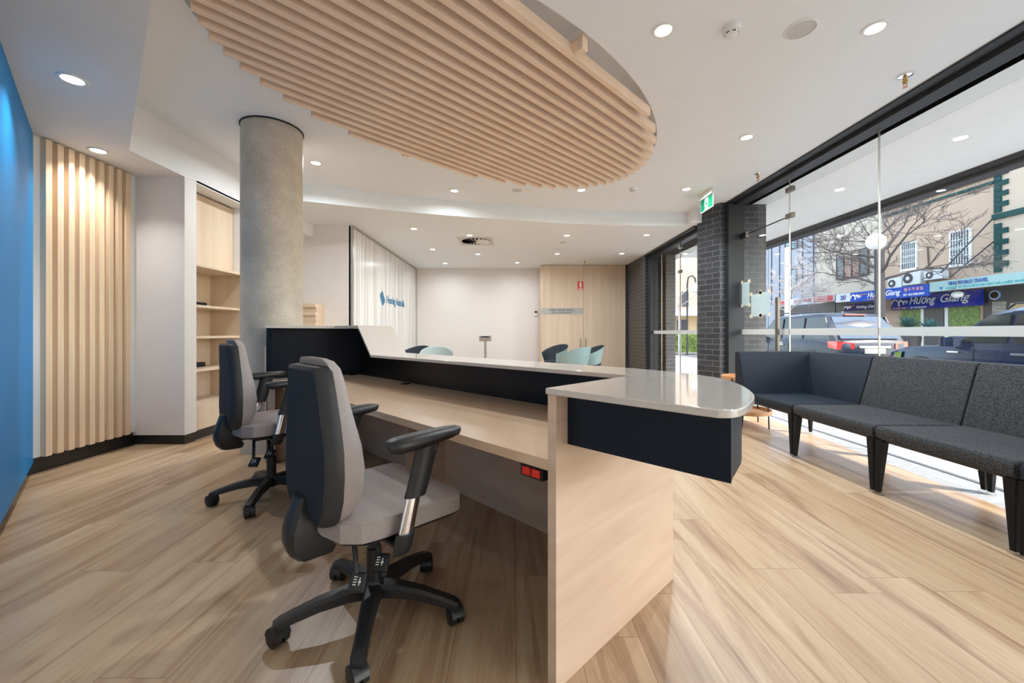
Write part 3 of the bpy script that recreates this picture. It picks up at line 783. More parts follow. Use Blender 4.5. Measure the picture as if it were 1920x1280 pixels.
# outer curve of the counter top
outer = [(.4085,2.241),(.60,2.045),(.71,1.89),(.765,1.785),(.797,1.68),(.812,1.56),(.8066,1.504),(.7744,1.371),(.719,1.224),(.6726,1.135),(.6187,1.058),(.562,.985),(.512,.945),(.47,.945)]
outer_s = catmull(outer, 5)
O0 = (-.932,3.597); I0 = (-1.123,3.255)
# black band round the outside
inset = offset(outer_s, -.032)   # travel runs towards the camera, room side is left => inward
if math.hypot(inset[20][0]-0, inset[20][1]-1.5) > math.hypot(outer_s[20][0]-0, outer_s[20][1]-1.5): inset = offset(outer_s, .032)
cut = [p for p in inset if not (p[1] < 1.03 and p[0] < .545)]
# box under the return
ret = [(.180,1.3288),(.5239,.9789)] + [p for p in reversed(cut) if p[1] < 1.86] + [(.735,1.875)]
MB().prism(ret, .768, .931).build('black_fascia', M['navy'], dk, bevel=.001, angle=30)
far = [p for p in cut if p[1] >= 1.84][::-1] + [(-.965,3.575)]
inn = offset(far, .04)
poly = far + inn[::-1]
MB().prism(poly, .768, .931).build('black_fascia', M['navy'], dk, smooth=False)
far2 = [(.72,1.87)] + [p for p in cut if p[1] >= 1.93][::-1] + [(-.98,3.56)]
far2 = offset(far2, .006); inn2 = offset(far2, .016)
MB().prism(far2 + inn2[::-1], 0, .768).build('front_cladding', M['maple'], dk, smooth=False)
p1 = (-.965,3.575); p2 = (p1[0]-.7009*.243, p1[1]+.7133*.243); p3 = (-1.497,4.116); p4 = (-2.178,3.735)
def slab(a, b, t, z0, za, zb_):
    q = offset([a,b], t)
    return MB().hexa([(*a,z0),(*b,z0),(*q[1],z0),(*q[0],z0),(*a,za),(*b,zb_),(*q[1],zb_),(*q[0],za)])
slab(p1,p2,.03,.768,.93,1.167).build('black_fascia', M['navy'], dk, smooth=False)
slab(p2,p3,.03,1.0,1.167,1.167).build('black_fascia', M['navy'], dk, smooth=False)
slab(p3,p4,.03,1.0,1.167,1.167).build('black_fascia', M['navy'], dk, smooth=False)
for a,b in ((p1,p2),): slab(a,b,.03,0,.768,.99).build('front_cladding', M['maple'], dk, smooth=False)
for a,b in ((p2,p3),(p3,p4)): slab(a,b,.03,0,1.0,1.0).build('front_cladding', M['maple'], dk, smooth=False)
# red double socket under the worktop
uS, vS = .96, 1.735
x, y = uv(.93,1.75)
pk = MB().box(-.052,.052,-.03,0,-.021,.021).build('power_socket', M['dark'], dk, bevel=.003)
sx, sy = onx(1007, 882, .1) [0], 0
# seen at (1007,882) just below the front edge of the worktop
pk.location = (*uv(.954,1.06), .652); pk.rotation_euler = (0,0,math.atan2(-UY,-UX))
for k in (-1,1):
    ob = MB().box(-.019,.019,-.034,-.03,-.014,.014).build('red_switch', M['red'], pk, bevel=.002); ob.location = (k*.022,0,0)
# ------------------------------------------------------------------ stone counter top (one continuous slab)
ct = thing('stone_countertop', 'continuous pale stone counter top with polished rounded end on the reception desk', 'countertop', (0,0,0))
main = [I0, (.498,1.709), (.106,1.315), (.440,.975)] + outer_s[::-1][1:] + [O0]
zt, zb_ = .952, .9315
MB().prism(main, zb_, zt).build('counter_slab', M['stone'], ct, bevel=.004, angle=30)
I1 = (I0[0]-.7009*.243, I0[1]+.7133*.243); O1 = (O0[0]-.7009*.243, O0[1]+.7133*.243)
dz = .238
mb = MB().hexa([(*I0,zb_),(*O0,zb_),(*O1,zb_+dz),(*I1,zb_+dz),(*I0,zt),(*O0,zt),(*O1,zt+dz),(*I1,zt+dz)])
mb.build('sloping_slab', M['stone'], ct, smooth=False)
O2 = (-1.483,4.158)
MB().prism([I1,(-1.628,3.769),(-2.044,3.536),(-2.12,3.51),(-2.20,3.757),O2,O1], zb_+dz, zt+dz).build('raised_slab', M['stone'], ct, smooth=False)

# ------------------------------------------------------------------ office chairs
def office_chair():
    t = thing('office_chair', 'x', 'office chair')
    base = MB().lathe([(.045,.075),(.05,.09),(.042,.135),(.028,.15),(0,.15)], 20).build('hub', M['plastic'], t)
    for k in range(5):
        a = math.radians(208 + 45.5 + 72*k)
        rings = []
        for r, z, w, hh in ((.02,.112,.036,.052),(.10,.116,.031,.046),(.20,.107,.027,.040),(.29,.088,.025,.034),(.330,.078,.026,.030),(.352,.070,.020,.024)):
            ring = [(r,-w,z-hh*.5),(r,-w*.95,z+hh*.2),(r,-w*.6,z+hh*.5),(r,w*.6,z+hh*.5),(r,w*.95,z+hh*.2),(r,w,z-hh*.5)]
            rings.append([(p[0]*math.cos(a)-p[1]*math.sin(a), p[0]*math.sin(a)+p[1]*math.cos(a), p[2]) for p in ring])
        leg = MB().loft(rings).build('base_leg', M['plastic'], t)
        ca = a + (.6 if k % 2 else -.9)
        cx, cy = .335*math.cos(a), .335*math.sin(a)
        cs = MB()
        d = Vector((math.cos(ca), math.sin(ca), 0)); n_ = Vector((-d.y, d.x, 0))
        for sgn in (-1,1):
            c = Vector((cx,cy,.031)) + n_*sgn*.0155
            rings = [[tuple(c + n_*w + (d*math.cos(2*PI*i/20)+Vector((0,0,1))*math.sin(2*PI*i/20))*r) for i in range(20)] for w, r in ((-.0135,.024),(-.011,.031),(.011,.031),(.0135,.024))]
            cs.loft(rings)
        w_ = cs.build('caster_wheel', M['plastic'], leg)
        hd = MB(); rings = []
        for w, r in ((-.028,.033),(-.025,.038),(.025,.038),(.028,.033)):
            c = Vector((cx,cy,.033))
            rings.append([tuple(c + n_*w + (d*math.cos(math.radians(10+i*16))+Vector((0,0,1))*math.sin(math.radians(10+i*16)))*r) for i in range(11)] + [tuple(c + n_*w + (d*math.cos(math.radians(170-i*16))+Vector((0,0,1))*math.sin(math.radians(170-i*16)))*(r-.006)) for i in range(11)])
        hd.loft(rings); hd.build('caster_hood', M['plastic'], leg)
    MB().lathe([(.030,.13),(.029,.27),(.022,.275),(.022,.30)], 20).build('column_sleeve', M['plastic'], t)
    up = []
    up.append(MB().lathe([(.014,.24),(.014,.39)], 16).build('gas_piston', M['plastic'], t))
    up.append(MB().box(-.075,.075,-.12,.10,.365,.425).box(-.035,.035,-.25,-.1,.375,.405).build('tilt_mechanism', M['plastic'], t, bevel=.008))
    # seat
    def seat_ring(z, g):
        P = [(-.262,-.10),(-.250,-.165),(-.20,-.215),(-.10,-.238),(.10,-.238),(.20,-.215),(.250,-.165),(.262,-.10),(.266,.20),(.262,.228),(.246,.241),(.20,.246),(-.20,.246),(-.246,.241),(-.262,.228),(-.266,.20)]
        return [(x-g*(1 if x>0 else -1), y-g*(1 if y>0 else -1), z) for x,y in P]
    rg = [seat_ring(z,g) for z,g in ((.425,.010),(.430,.002),(.440,0),(.492,0),(.499,.004),(.504,.014),(.507,.05),(.508,.09))]
    up.append(MB().loft(rg).build('seat_cushion', M['fabric'], t, angle=27))
    up.append(MB().loft([seat_ring(z,g) for z,g in ((.404,.06),(.412,.02),(.4265,.004))]).build('seat_pan', M['plastic'], t))
    up.append(MB().loft([seat_ring(.4935,-.0008),seat_ring(.4965,-.0008)]).build('piping', M['fabric'], t))
    # backrest
    prof = [(.475,.150,-.258),(.488,.176,-.264),(.52,.205,-.268),(.58,.228,-.268),(.66,.236,-.266),(.74,.230,-.266),(.82,.212,-.268),(.90,.192,-.272),(.97,.174,-.276),(.998,.164,-.278),(1.010,.150,-.277),(1.014,.13,-.272)]
    rg = []; fl = []
    for z, w, yb in prof:
        k_ = .034
        rg.append([(-w+k_,yb,z),(w-k_,yb,z),(w-.020,yb+.004,z),(w-.006,yb+.018,z),(w,yb+.034,z),(w,yb+.052,z),(-w,yb+.052,z),(-w,yb+.034,z),(-w+.006,yb+.018,z),(-w+.020,yb+.004,z)])
        if .48 < z < 1.0: fl.append([(-w+k_+.004,yb-.0015,z),(w-k_-.004,yb-.0015,z),(w-k_-.004,yb+.004,z),(-w+k_+.004,yb+.004,z)])
    up.append(MB().loft(rg).build('back_shell', M['shellg'], t, angle=50))
    up.append(MB().loft(fl).build('back_panel', M['shell'], t, angle=50))
    rg = []
    for z, w, yb, th in ((.480,.150,-.214,.03),(.50,.182,-.214,.05),(.53,.205,-.214,.066),(.58,.227,-.214,.078),(.66,.234,-.214,.084),(.74,.228,-.214,.076),(.82,.210,-.216,.062),(.90,.190,-.220,.052),(.97,.172,-.224,.047),(1.005,.158,-.230,.046),(1.028,.135,-.236,.040),(1.038,.105,-.240,.028),(1.041,.06,-.238,.016)):
        rg.append([(-w,yb,z),(w,yb,z),(w+.001,yb+th*.35,z),(w-.006,yb+th*.72,z),(w-.035,yb+th,z),(0,yb+th*.92,z),(-w+.035,yb+th,z),(-w+.006,yb+th*.72,z),(-w-.001,yb+th*.35,z)])
    up.append(MB().loft(rg).build('back_cushion', M['fabric'], t, angle=60))
    # J shaped back carrier
    rg = []
    for z, ya, yb, w in ((.555,-.292,-.268,.045),(.50,-.310,-.258,.055),(.45,-.326,-.235,.058),(.40,-.328,-.20,.056),(.36,-.315,-.17,.052),(.335,-.290,-.18,.045),(.328,-.26,-.20,.03)):
        rg.append([(-w,yb,z),(w,yb,z),(w,ya+.015,z),(w*.5,ya,z),(-w*.5,ya,z),(-w,ya+.015,z)])
    up.append(MB().loft(rg).build('back_carrier', M['plastic'], t))
    for sx in (-1,1):
        # arm pad
        rg = []
        for y, w, zt_, th in ((-.118,.014,.768,.014),(-.108,.032,.774,.036),(-.08,.043,.779,.046),(-.02,.046,.783,.048),(.06,.043,.786,.044),(.13,.037,.786,.036),(.165,.028,.784,.028),(.176,.014,.780,.014)):
            rg.append([(sx*.325-w,y,zt_-th*.5),(sx*.325-w*.8,y,zt_-th*.1),(sx*.325-w*.4,y,zt_),(sx*.325+w*.4,y,zt_),(sx*.325+w*.8,y,zt_-th*.1),(sx*.325+w,y,zt_-th*.5),(sx*.325+w*.7,y,zt_-th),(sx*.325-w*.7,y,zt_-th)])
        up.append(MB().loft(rg).build('arm_pad', M['plastic'], t, angle=60))
        def ov(c, a, b_, n=14): return [(c[0]+a*math.cos(2*PI*i/n), c[1]+b_*math.sin(2*PI*i/n), c[2]) for i in range(n)]
        up.append(MB().loft([ov((sx*.318,.055,.765),.028,.070),ov((sx*.318,.045,.735),.026,.048),ov((sx*.317,.036,.70),.024,.043),ov((sx*.313,.010,.60),.023,.042),ov((sx*.312,-.002,.565),.022,.041)]).build('arm_sleeve', M['plastic'], t))
        up.append(MB().loft([ov((sx*.312,.0,.60),.0135,.028),ov((sx*.305,-.035,.435),.0135,.028)]).build('arm_tube', M['chrome'], t))
        up.append(MB().loft([ov((sx*.305,-.034,.445),.020,.036),ov((sx*.303,-.045,.395),.019,.034),ov((sx*.300,-.05,.375),.012,.030)]).box(min(sx*.10,sx*.31),max(sx*.10,sx*.31),-.07,-.015,.395,.409).build('arm_bracket', M['plastic'], t, bevel=.002))
        up.append(MB().lathe([(.0,-.01),(.011,-.008),(.011,.0),(0,.0)], 14, (sx*.318 + (.023 if sx>0 else -.013),.06,.725), 'x').build('arm_button', M['plastic'], t))
    for (x,y,z,x0,y0) in ((.155,-.135,.255,.07,-.12),(.145,-.045,.285,.07,-.04)):
        up.append(MB().tube([(x0,y0,.40),(x-.02,y,.34),(x-.005,y-.005,z+.03)], .009, 8).build('lever', M['plastic'], t))
        pd = MB().hexa([(-.033,-.034,-.008),(.033,-.034,-.008),(.030,.032,-.008),(-.030,.032,-.008),(-.029,-.030,.008),(.029,-.030,.008),(.026,.028,.008),(-.026,.028,.008)]).build('lever_paddle', M['plastic'], t, bevel=.004)
        pd.location = (x,y,z); pd.rotation_euler = (math.radians(50), 0, math.radians(40)); up.append(pd)
        ic = MB()
        for j in range(4): ic.box(-.014,-.002,.012-j*.008,.015-j*.008,0,.001)
        ic.box(.004,.014,-.004,.001,0,.001).box(.007,.010,-.012,.012,0,.001)
        ico = ic.build('printed_symbol', M['twh'], pd, smooth=False); ico.location = (0,0,.0083)
    return t, up
ch1, ups = office_chair()
ch1.location = (-.553,1.643,0); ch1.rotation_euler = (0,0,math.radians(-45.5))
ch1['label'] = 'grey fabric office chair with black arms, the nearer one at the desk'
ch1['group'] = 'office chairs behind the reception desk'
upn = set(o.data.name for o in ups)
ch2 = dup(ch1, (-1.665,2.835,0), math.radians(-45.5), 'grey fabric office chair with black arms, the farther one in front of the column')
for c in ch2.children:
    if c.data and c.data.name in upn: c.location = (c.location.x, c.location.y, c.location.z+.045)

# ------------------------------------------------------------------ modular bench by the window
def taper_leg(x, y, sx, sy):
    "angle section leg, outer corner at x,y, growing inwards sx,sy"
    a, b_ = .058, .027
    top = [(x,y,.385),(x+sx*a*.85,y,.385),(x+sx*a*.85,y+sy*a,.385),(x,y+sy*a,.385)]
    bot = [(x,y,.02),(x+sx*b_*.9,y,.02),(x+sx*b_*.9,y+sy*b_,.02),(x,y+sy*b_,.02)]
    return MB().hexa(bot+top)
def bench(y0, y1, mat, label, x0=2.53, x1=3.36, endback=False, cat='bench'):
    t = thing('bench_module', label, cat, (0, y0, 0), 0, 'modules of the upholstered window bench')
    L = y1-y0; g = .004
    MB().loft([[(x0+.01+i,g+.008+i,z),(3.16,g+.008+i,z),(3.16,L-g-.008-i,z),(x0+.01+i,L-g-.008-i,z)] for z,i in ((.395,.004),(.402,0),(.455,-.004),(.474,.004),(.480,.014))]).build('seat_cushion', mat, t, bevel=.006, angle=50)
    MB().box(x0+.03,3.33,.02,L-.02,.375,.3945).build('seat_frame', M['plastic'], t, smooth=False)
    rr = []
    ye = L-g
    for y in (g, ye):
        rr.append([(3.135,y,.40),(3.145,y,.48),(3.262,y,.895),(3.285,y,.918),(3.345,y,.918),(3.385,y,.895),(3.40,y,.48),(3.39,y,.40)])
    MB().loft(rr).build('backrest', mat, t, bevel=.008, angle=50)
    if endback:
        rr = []
        for x in (x0-.03, 3.30):
            rr.append([(x,L-.22,.40),(x,L-.205,.48),(x,L-.10,.895),(x,L-.08,.918),(x,L-.02,.918),(x,L,.895),(x,L-.01,.48),(x,L-.01,.40)])
        MB().loft(rr).build('end_backrest', mat, t, bevel=.008, angle=50)
    for (x,y,sx,sy) in ((x0+.01,.006,1,1),(x0+.01,L-.006,1,-1),(x1-.01,.006,-1,1),(x1-.01,L-.006,-1,-1)):
        lg = taper_leg(x,y,sx,sy).build('leg', M['legb'], t, bevel=.003)
        MB().box(min(x-sx*.002,x+sx*.034),max(x-sx*.002,x+sx*.034),min(y-sy*.002,y+sy*.036),max(y-sy*.002,y+sy*.036),0,.02).build('foot', M['clearft'], lg, smooth=False)
    return t
bench(3.712,4.60,M['sofan'],'navy bench module with wraparound end backrest, farthest along the window',endback=True)
bench(2.875,3.71,M['sofag'],'charcoal tweed bench module beside the navy end module')
bench(2.06,2.873,M['sofag'],'charcoal tweed bench module nearer the camera of the two tweed ones')
bench(1.20,2.058,M['sofan'],'navy bench module cut off by the right edge of the photo')
# ------------------------------------------------------------------ two tier tray table
t = thing('tray_table', 'round two tier oak tray side table with thin black legs behind the bench end', 'side table', (2.86,5.03,0))
for z, r in ((.555,.26),(.155,.29)):
    MB().lathe([(0,z),(r,z),(r,z+.045),(r-.012,z+.045),(r-.012,z+.012),(0,z+.012)], 48).build('tray', M['tray'], t, angle=40)
for k in range(4):
    a = math.radians(-60+90*k)
    MB().tube([(.285*math.cos(a),.285*math.sin(a),0),(.262*math.cos(a),.262*math.sin(a),.575)], .008, 8).build('leg', M['plastic'], t)

# ------------------------------------------------------------------ tub chairs at the rear
def tub(label, loc, rz, outer_m, inner_m):
    t = thing('tub_chair', label, 'chair', loc, rz, 'tub chairs in the rear waiting area')
    n = 28
    def prof(th):
        c = (1+math.cos(th))/2          # 1 at the back, 0 at the front
        top = .60 + .25*c**1.1
        return top
    A = [math.radians(-128+256*i/(n-1)) for i in range(n)]
    def ring(rt, rb, dz, zb):
        # returns list of rows for the shell, back is -y
        rows = []
        for k in range(6):
            f = k/5
            row = []
            for th in A:
                zt_ = prof(th)-dz; z = zb + (zt_-zb)*f
                r = rb + (rt-rb)*f**.7
                row.append((r*1.0*math.sin(th), -r*.92*math.cos(th), z))
            rows.append(row)
        return rows
    MB().loft(ring(.335,.21,0,.36), False, False, False).loft([[(0,0,.355)]*n, ring(.335,.21,0,.36)[0]], False, False, False).build('shell', outer_m, t)
    ri = ring(.315,.20,.012,.42); ro = ring(.335,.21,0,.36)
    MB().loft(ri, False, False, False).loft([ri[-1], ro[-1]], False, False, False).build('lining', inner_m, t)
    MB().lathe([(0,.40),(.235,.40),(.25,.42),(.245,.455),(.2,.468),(0,.47)], 28).build('seat_pad', inner_m, t)
    for sx in (-1,1):
        for sy in (-1,1):
            MB().tube([(sx*.14,sy*.13,.37),(sx*.24,sy*.22,0)], [.016,.011], 8).build('leg', M['tray'], t)
    return t
tub('tub chair with ink lining facing left against the timber cupboard', ((1040-960)/F*9.75,9.75,0), math.radians(125), M['teal'], M['lining'])
tub('pale teal tub chair seen from behind, middle of the three on the right', ((1078-960)/F*8.2,8.2,0), math.radians(38), M['teal'], M['lining'])
tub('pale teal tub chair with dark lining, rightmost of the rear chairs', ((1106-960)/F*9.1,9.1,0), math.radians(100), M['teal'], M['lining'])
tub('dark tub chair beside the printed partition, left of the pale one', ((776-960)/F*8.6,8.6,0), math.radians(150), M['lining'], M['lining'])
tub('pale grey tub chair beside the dark one near the partition', ((819-960)/F*8.2,8.2,0), math.radians(190), M['palec'], M['palec'])

# ------------------------------------------------------------------ the street: facades
FX = 21.0; AX = 18.0
def facade(name, label, x0, x1, py_ref, px_ref, mat, depth=6):
    "building front on the plane x = FX between two photo columns"
    y1 = FX*F/(x0-960); y0 = FX*F/(x1-960)
    zt = H + (623-py_ref)/F*(FX*F/(px_ref-960))
    t = thing(name, label, 'building', (FX,(y0+y1)/2,0))
    MB().box(0,depth,y0-(y0+y1)/2,y1-(y0+y1)/2,-.05,zt).build('wall', mat, t, smooth=False)
    return t, zt, y0, y1
def onb(t, px, py, X=None):
    X = X or FX
    y, z = onx(px, py, X); return y - t.location.y, z
# right building with quoins
tR, zt, y0, y1 = facade('shop_building', 'pale beige building with green corner quoins at right edge of street', 1865, 2150, 200, 1900, M['beige2'])
ya = onb(tR,1865.5,400)[0]
zz = [onx(1875,p,FX)[1] for p in (510,418)] ; zs = [onx(1875,p,FX)[1] for p in (398,300)]
def quoins(z0, z1, n):
    h_ = (z1-z0)/n; mb = MB()
    for i in range(n):
        w = .50 if i % 2 else .26
        mb.box(-.06,.0,ya-w,ya,z0+i*h_+.01,z0+(i+1)*h_-.01)
    mb.build('quoin_stones', M['gtrim'], tR, smooth=False)
quoins(zz[0],zz[1],9); quoins(zs[0],zs[1],10)
zl = onx(1875,398,FX)[1]
MB().box(-.12,0,y0-tR.location.y,ya+.03,zl-.28,zl-.05).build('string_course', M['gtrim'], tR, smooth=False)
# middle building
tM, ztM, y0, y1 = facade('shop_building', 'pink beige two storey building with green parapet band across the street', 1657, 1864, 330, 1863.5, M['beige'])
zb1 = H + .3145*FX; MB().box(-.08,0,y0-tM.location.y,y1-tM.location.y,zb1-.13,zb1).build('parapet_band', M['gtrim'], tM, smooth=False)
MB().box(-.12,.2,y0-tM.location.y,y1-tM.location.y,ztM-.04,ztM+.05).build('coping', M['beige2'], tM, smooth=False)
def bwin(t, xa, xb, pa, pb, kind, dp=.06):
    ym, _ = onb(t, (xa+xb)/2, pa); a, z1 = onb(t, xa, pa); b_, z0 = onb(t, xa, pb)
    b2 = onb(t, xb, pa)[0]
    lo, hi = min(a,b2), max(a,b2)
    if kind == 'grille':
        f = MB().box(-dp,0,lo,hi,z0,z1).build('window', M['pane'], t, smooth=False)
        g = MB(); n = 7
        for i in range(n+1):
            y = lo+(hi-lo)*i/n; g.box(-dp-.03,-dp-.01,y-.012,y+.012,z0,z1)
        for k in range(5):
            z = z0+(z1-z0)*k/4; g.box(-dp-.03,-dp-.01,lo,hi,z-.015,z+.015)
        for i in range(n):
            for k in range(1,4):
                y = lo+(hi-lo)*(i+.5)/n; z = z0+(z1-z0)*(.2*k+.1)
                g.tube([(-dp-.02,y-.05,z-.10),(-dp-.02,y+.05,z-.03),(-dp-.02,y-.05,z+.04),(-dp-.02,y+.05,z+.10)], .008, 4)
        g.build('grille', M['wwhite'], f, smooth=False)
        MB().box(-dp-.02,0,lo-.06,lo,z0-.05,z1+.05).box(-dp-.02,0,hi,hi+.06,z0-.05,z1+.05).box(-dp-.02,0,lo,hi,z1,z1+.06).box(-dp-.05,0,lo-.06,hi+.06,z0-.10,z0).build('window_frame', M['wwhite'], f, smooth=False)
    else:
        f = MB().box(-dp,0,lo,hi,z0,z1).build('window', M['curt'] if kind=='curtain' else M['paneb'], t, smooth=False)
        g = MB(); n = 4 if kind=='curtain' else 2
        for i in range(n+1):
            y = lo+(hi-lo)*i/n; g.box(-dp-.04,-dp,y-.03,y+.03,z0,z1)
        g.box(-dp-.04,-dp,lo,hi,z0-.03,z0+.03).box(-dp-.04,-dp,lo,hi,z1-.03,z1+.03)
        g.build('window_frame', M['frame'], f, smooth=False)
        if kind=='curtain':
            MB().box(-dp-.02,-dp,lo+.02,lo+(hi-lo)*.24,z0+.03,z1-.03).box(-dp-.02,-dp,hi-(hi-lo)*.22,hi-.02,z0+.03,z1-.03).build('dark_pane', M['pane'], f, smooth=False)
bwin(tM,1693,1719,459,506,'grille'); bwin(tM,1785,1820,437,498,'grille')
# cables and pipe on the middle building
y_, z_ = onb(tM,1741,462); y2_, z2_ = onb(tM,1743,500)
MB().tube([(-.05,y_,z_),(-.05,y2_,z2_),(-.05,y2_-.15,z2_-.12),(-.05,y2_-.6,z2_-.13)], .03, 6).build('wall_pipe', M['bark'], tM)
# cream building
tC, ztC, y0, y1 = facade('shop_building', 'cream rendered building with curtained window behind the street tree', 1531, 1656, 395, 1600, M['cream'])
bwin(tC,1571,1630,478,524,'curtain')
# grey clad building
tG, ztG, y0, y1 = facade('shop_building', 'pale grey clad building with vertical joints beside the door glass', 1441, 1531, 420, 1500, M['greyw'])
g = MB()
for px in (1447,1462,1483,1505,1526):
    y, _ = onb(tG,px,500); g.box(-.03,0,y-.05,y+.05,3.4,ztG)
g.build('cladding_joints', M['frame'], tG, smooth=False)
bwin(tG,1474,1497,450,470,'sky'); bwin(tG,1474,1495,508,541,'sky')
tG2, _, _, _ = facade('shop_building', 'distant grey building seen low behind the dark brick fin', 1385, 1440, 440, 1430, M['greyw'])
# ------------------------------------------------------------------ street awnings and signs
AXX = (0,-1,0); AZ = (0,0,1)
def fascia(label, x0, x1, rt, rb, mat, name='awning_sign', X=AX, thick=.08, roof=None):
    "fascia board between photo columns; rt, rb are (height above eye)/X of its top and bottom"
    y1 = X*F/(x0-960); y0 = X*F/(x1-960)
    t = thing(name, label, 'sign', (X,(y0+y1)/2,0))
    MB().box(0,thick,y0-t.location.y,y1-t.location.y,H+rb*X,H+rt*X).build('board', mat, t, smooth=False)
    if roof:
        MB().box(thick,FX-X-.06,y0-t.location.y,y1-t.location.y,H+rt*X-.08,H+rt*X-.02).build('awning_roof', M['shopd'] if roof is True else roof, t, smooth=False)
    return t, H+rt*X, H+rb*X, y0-t.location.y, y1-t.location.y
def sign_text(t, s, mat, px0, px1, zc, h, X=AX, name='lettering', shear=0, bold=0):
    y1 = X*F/(px0-960)-t.location.y; y0 = X*F/(px1-960)-t.location.y
    return text(name, s, mat, (-.012, y1, zc-h/2), AXX, AZ, w=abs(y1-y0), h=h, parent=t, ext=.01, shear=shear, bold=bold)
def birds(t, px0, px1, zc, h, X=AX):
    y1 = X*F/(px0-960)-t.location.y; y0 = X*F/(px1-960)-t.location.y; w = y1-y0
    g = MB()
    for (a, s) in ((1.0,1.0),(.52,.62),(.25,.42)):
        c = y1-(1-a)*w; r = w*.24*s
        g.tube([(-.02,c,zc-h*.15*s)]+[(-.02,c-r*(1-math.cos(k*PI/6)),zc-h*.15*s+h*.55*s*math.sin(k*PI/6)) for k in range(1,6)], .028*s+.012, 5)
        g.tube([(-.02,c-2*r,zc-h*.45*s),(-.02,c-2*r,zc+h*.12*s),(-.02,c-2.5*r,zc+h*.32*s),(-.02,c-3.1*r,zc-h*.0*s)], .03*s+.01, 5)
    g.build('bridge_mark', M['twh'], t)
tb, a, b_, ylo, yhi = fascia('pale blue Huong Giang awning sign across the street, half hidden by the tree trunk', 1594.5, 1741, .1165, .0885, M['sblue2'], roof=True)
zc = (a+b_)/2
birds(tb,1596,1614,zc,.30)
sign_text(tb,'Hương Giang',M['twh'],1627,1689,zc,.34,shear=.3,bold=.01)
sign_text(tb,'猪 手 牛 肉 饭',M['tpink'],1696,1732,a-.15,.17,bold=.015)
sign_text(tb,'EAT - IN & TAKE AWAY',M['twh'],1695,1734,b_+.12,.10,bold=.01)
sign_text(tb,'Hủ tiếu Mì',M['tor'],1608,1625,a-.14,.08,bold=.01)
sign_text(tb,'PH: 9569 3832',M['tor'],1627,1640,b_+.07,.06)
t287, a, b_, _, _ = fascia('white awning board with the number 287', 1567, 1594, .1165, .092, M['spale'], roof=True)
sign_text(t287,'287',M['tblue'],1576,1587,(a+b_)/2,.26,bold=.01)
tv, a, b_, _, _ = fascia('mint awning sign reading VINA WORLD TRAVEL', 1743, 1990, .1195, .0965, M['smint'], roof=M['smint'])
sign_text(tv,'VINA WORLD TRAVEL',M['tblue'],1778,1854,a-.14,.15,bold=.015)
sign_text(tv,'CÔNG TY DU LỊCH DI TRÚ VÀ LUẬT PHÁP',M['ttur'],1774,1925,b_+.10,.13,bold=.012)
y_ = AX*F/(1765-960)-tv.location.y
MB().add([(-.02,y_-.07,b_+.16),(-.02,y_+.07,b_+.16),(-.02,y_,b_+.04),(-.005,y_-.07,b_+.16),(-.005,y_+.07,b_+.16),(-.005,y_,b_+.04)],[(0,1,2),(3,5,4),(0,2,5,3),(1,4,5,2),(0,3,4,1)]).build('triangle_mark', M['tblue'], tv, smooth=False)
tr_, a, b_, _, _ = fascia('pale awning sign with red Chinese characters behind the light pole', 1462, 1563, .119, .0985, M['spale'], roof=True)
y1_ = AX*F/(1526-960)-tr_.location.y; y0_ = AX*F/(1562-960)-tr_.location.y
MB().box(-.01,0,y0_,y1_,b_+.02,a-.04).build('red_panel', M['sred'], tr_, smooth=False)
sign_text(tr_,'KING PRINCE',M['twh'],1528,1552,a-.13,.11,bold=.01); sign_text(tr_,'9569 6974 0220',M['twh'],1529,1552,b_+.10,.08)
sign_text(tr_,'文记 烧腊',M['sred'],1488,1522,(a+b_)/2,.22)
y1_ = AX*F/(1462-960)-tr_.location.y; y0_ = AX*F/(1474-960)-tr_.location.y
MB().box(-.01,0,y0_,y1_,b_+.02,a-.04).build('red_panel', M['sred'], tr_, smooth=False)
th_, a, b_, _, _ = fascia('deep blue Huong Giang shopfront sign hung under the awnings', 1671, 1841, .0925, .058, M['sblue'], X=20.4)
zc = (a+b_)/2+.02
birds(th_,1672,1702,zc,.42,20.4)
sign_text(th_,'Hương',M['twh'],1706,1755,zc,.50,20.4,shear=.3,bold=.012)
sign_text(th_,'Giang',M['twh'],1764,1820,zc,.50,20.4,shear=.3,bold=.012)
sign_text(th_,'PH: 9569 3832',M['tor'],1674,1700,b_+.08,.10,20.4,bold=.01)
sign_text(th_,'EAT - IN & TAKE AWAY',M['twh'],1708,1738,b_+.08,.09,20.4,bold=.01)
ts_, a, b_, _, _ = fascia('small navy Huong Giang sign left of the tree trunk', 1583, 1648, .083, .064, M['snavy'], X=19.5)
birds(ts_,1584,1596,(a+b_)/2,.2,19.5)
sign_text(ts_,'Hương Giang',M['twh'],1606,1645,(a+b_)/2-.03,.22,19.5,shear=.3)
sign_text(ts_,'Hủ tiếu Mì',M['tor'],1590,1603,a-.08,.07,19.5)
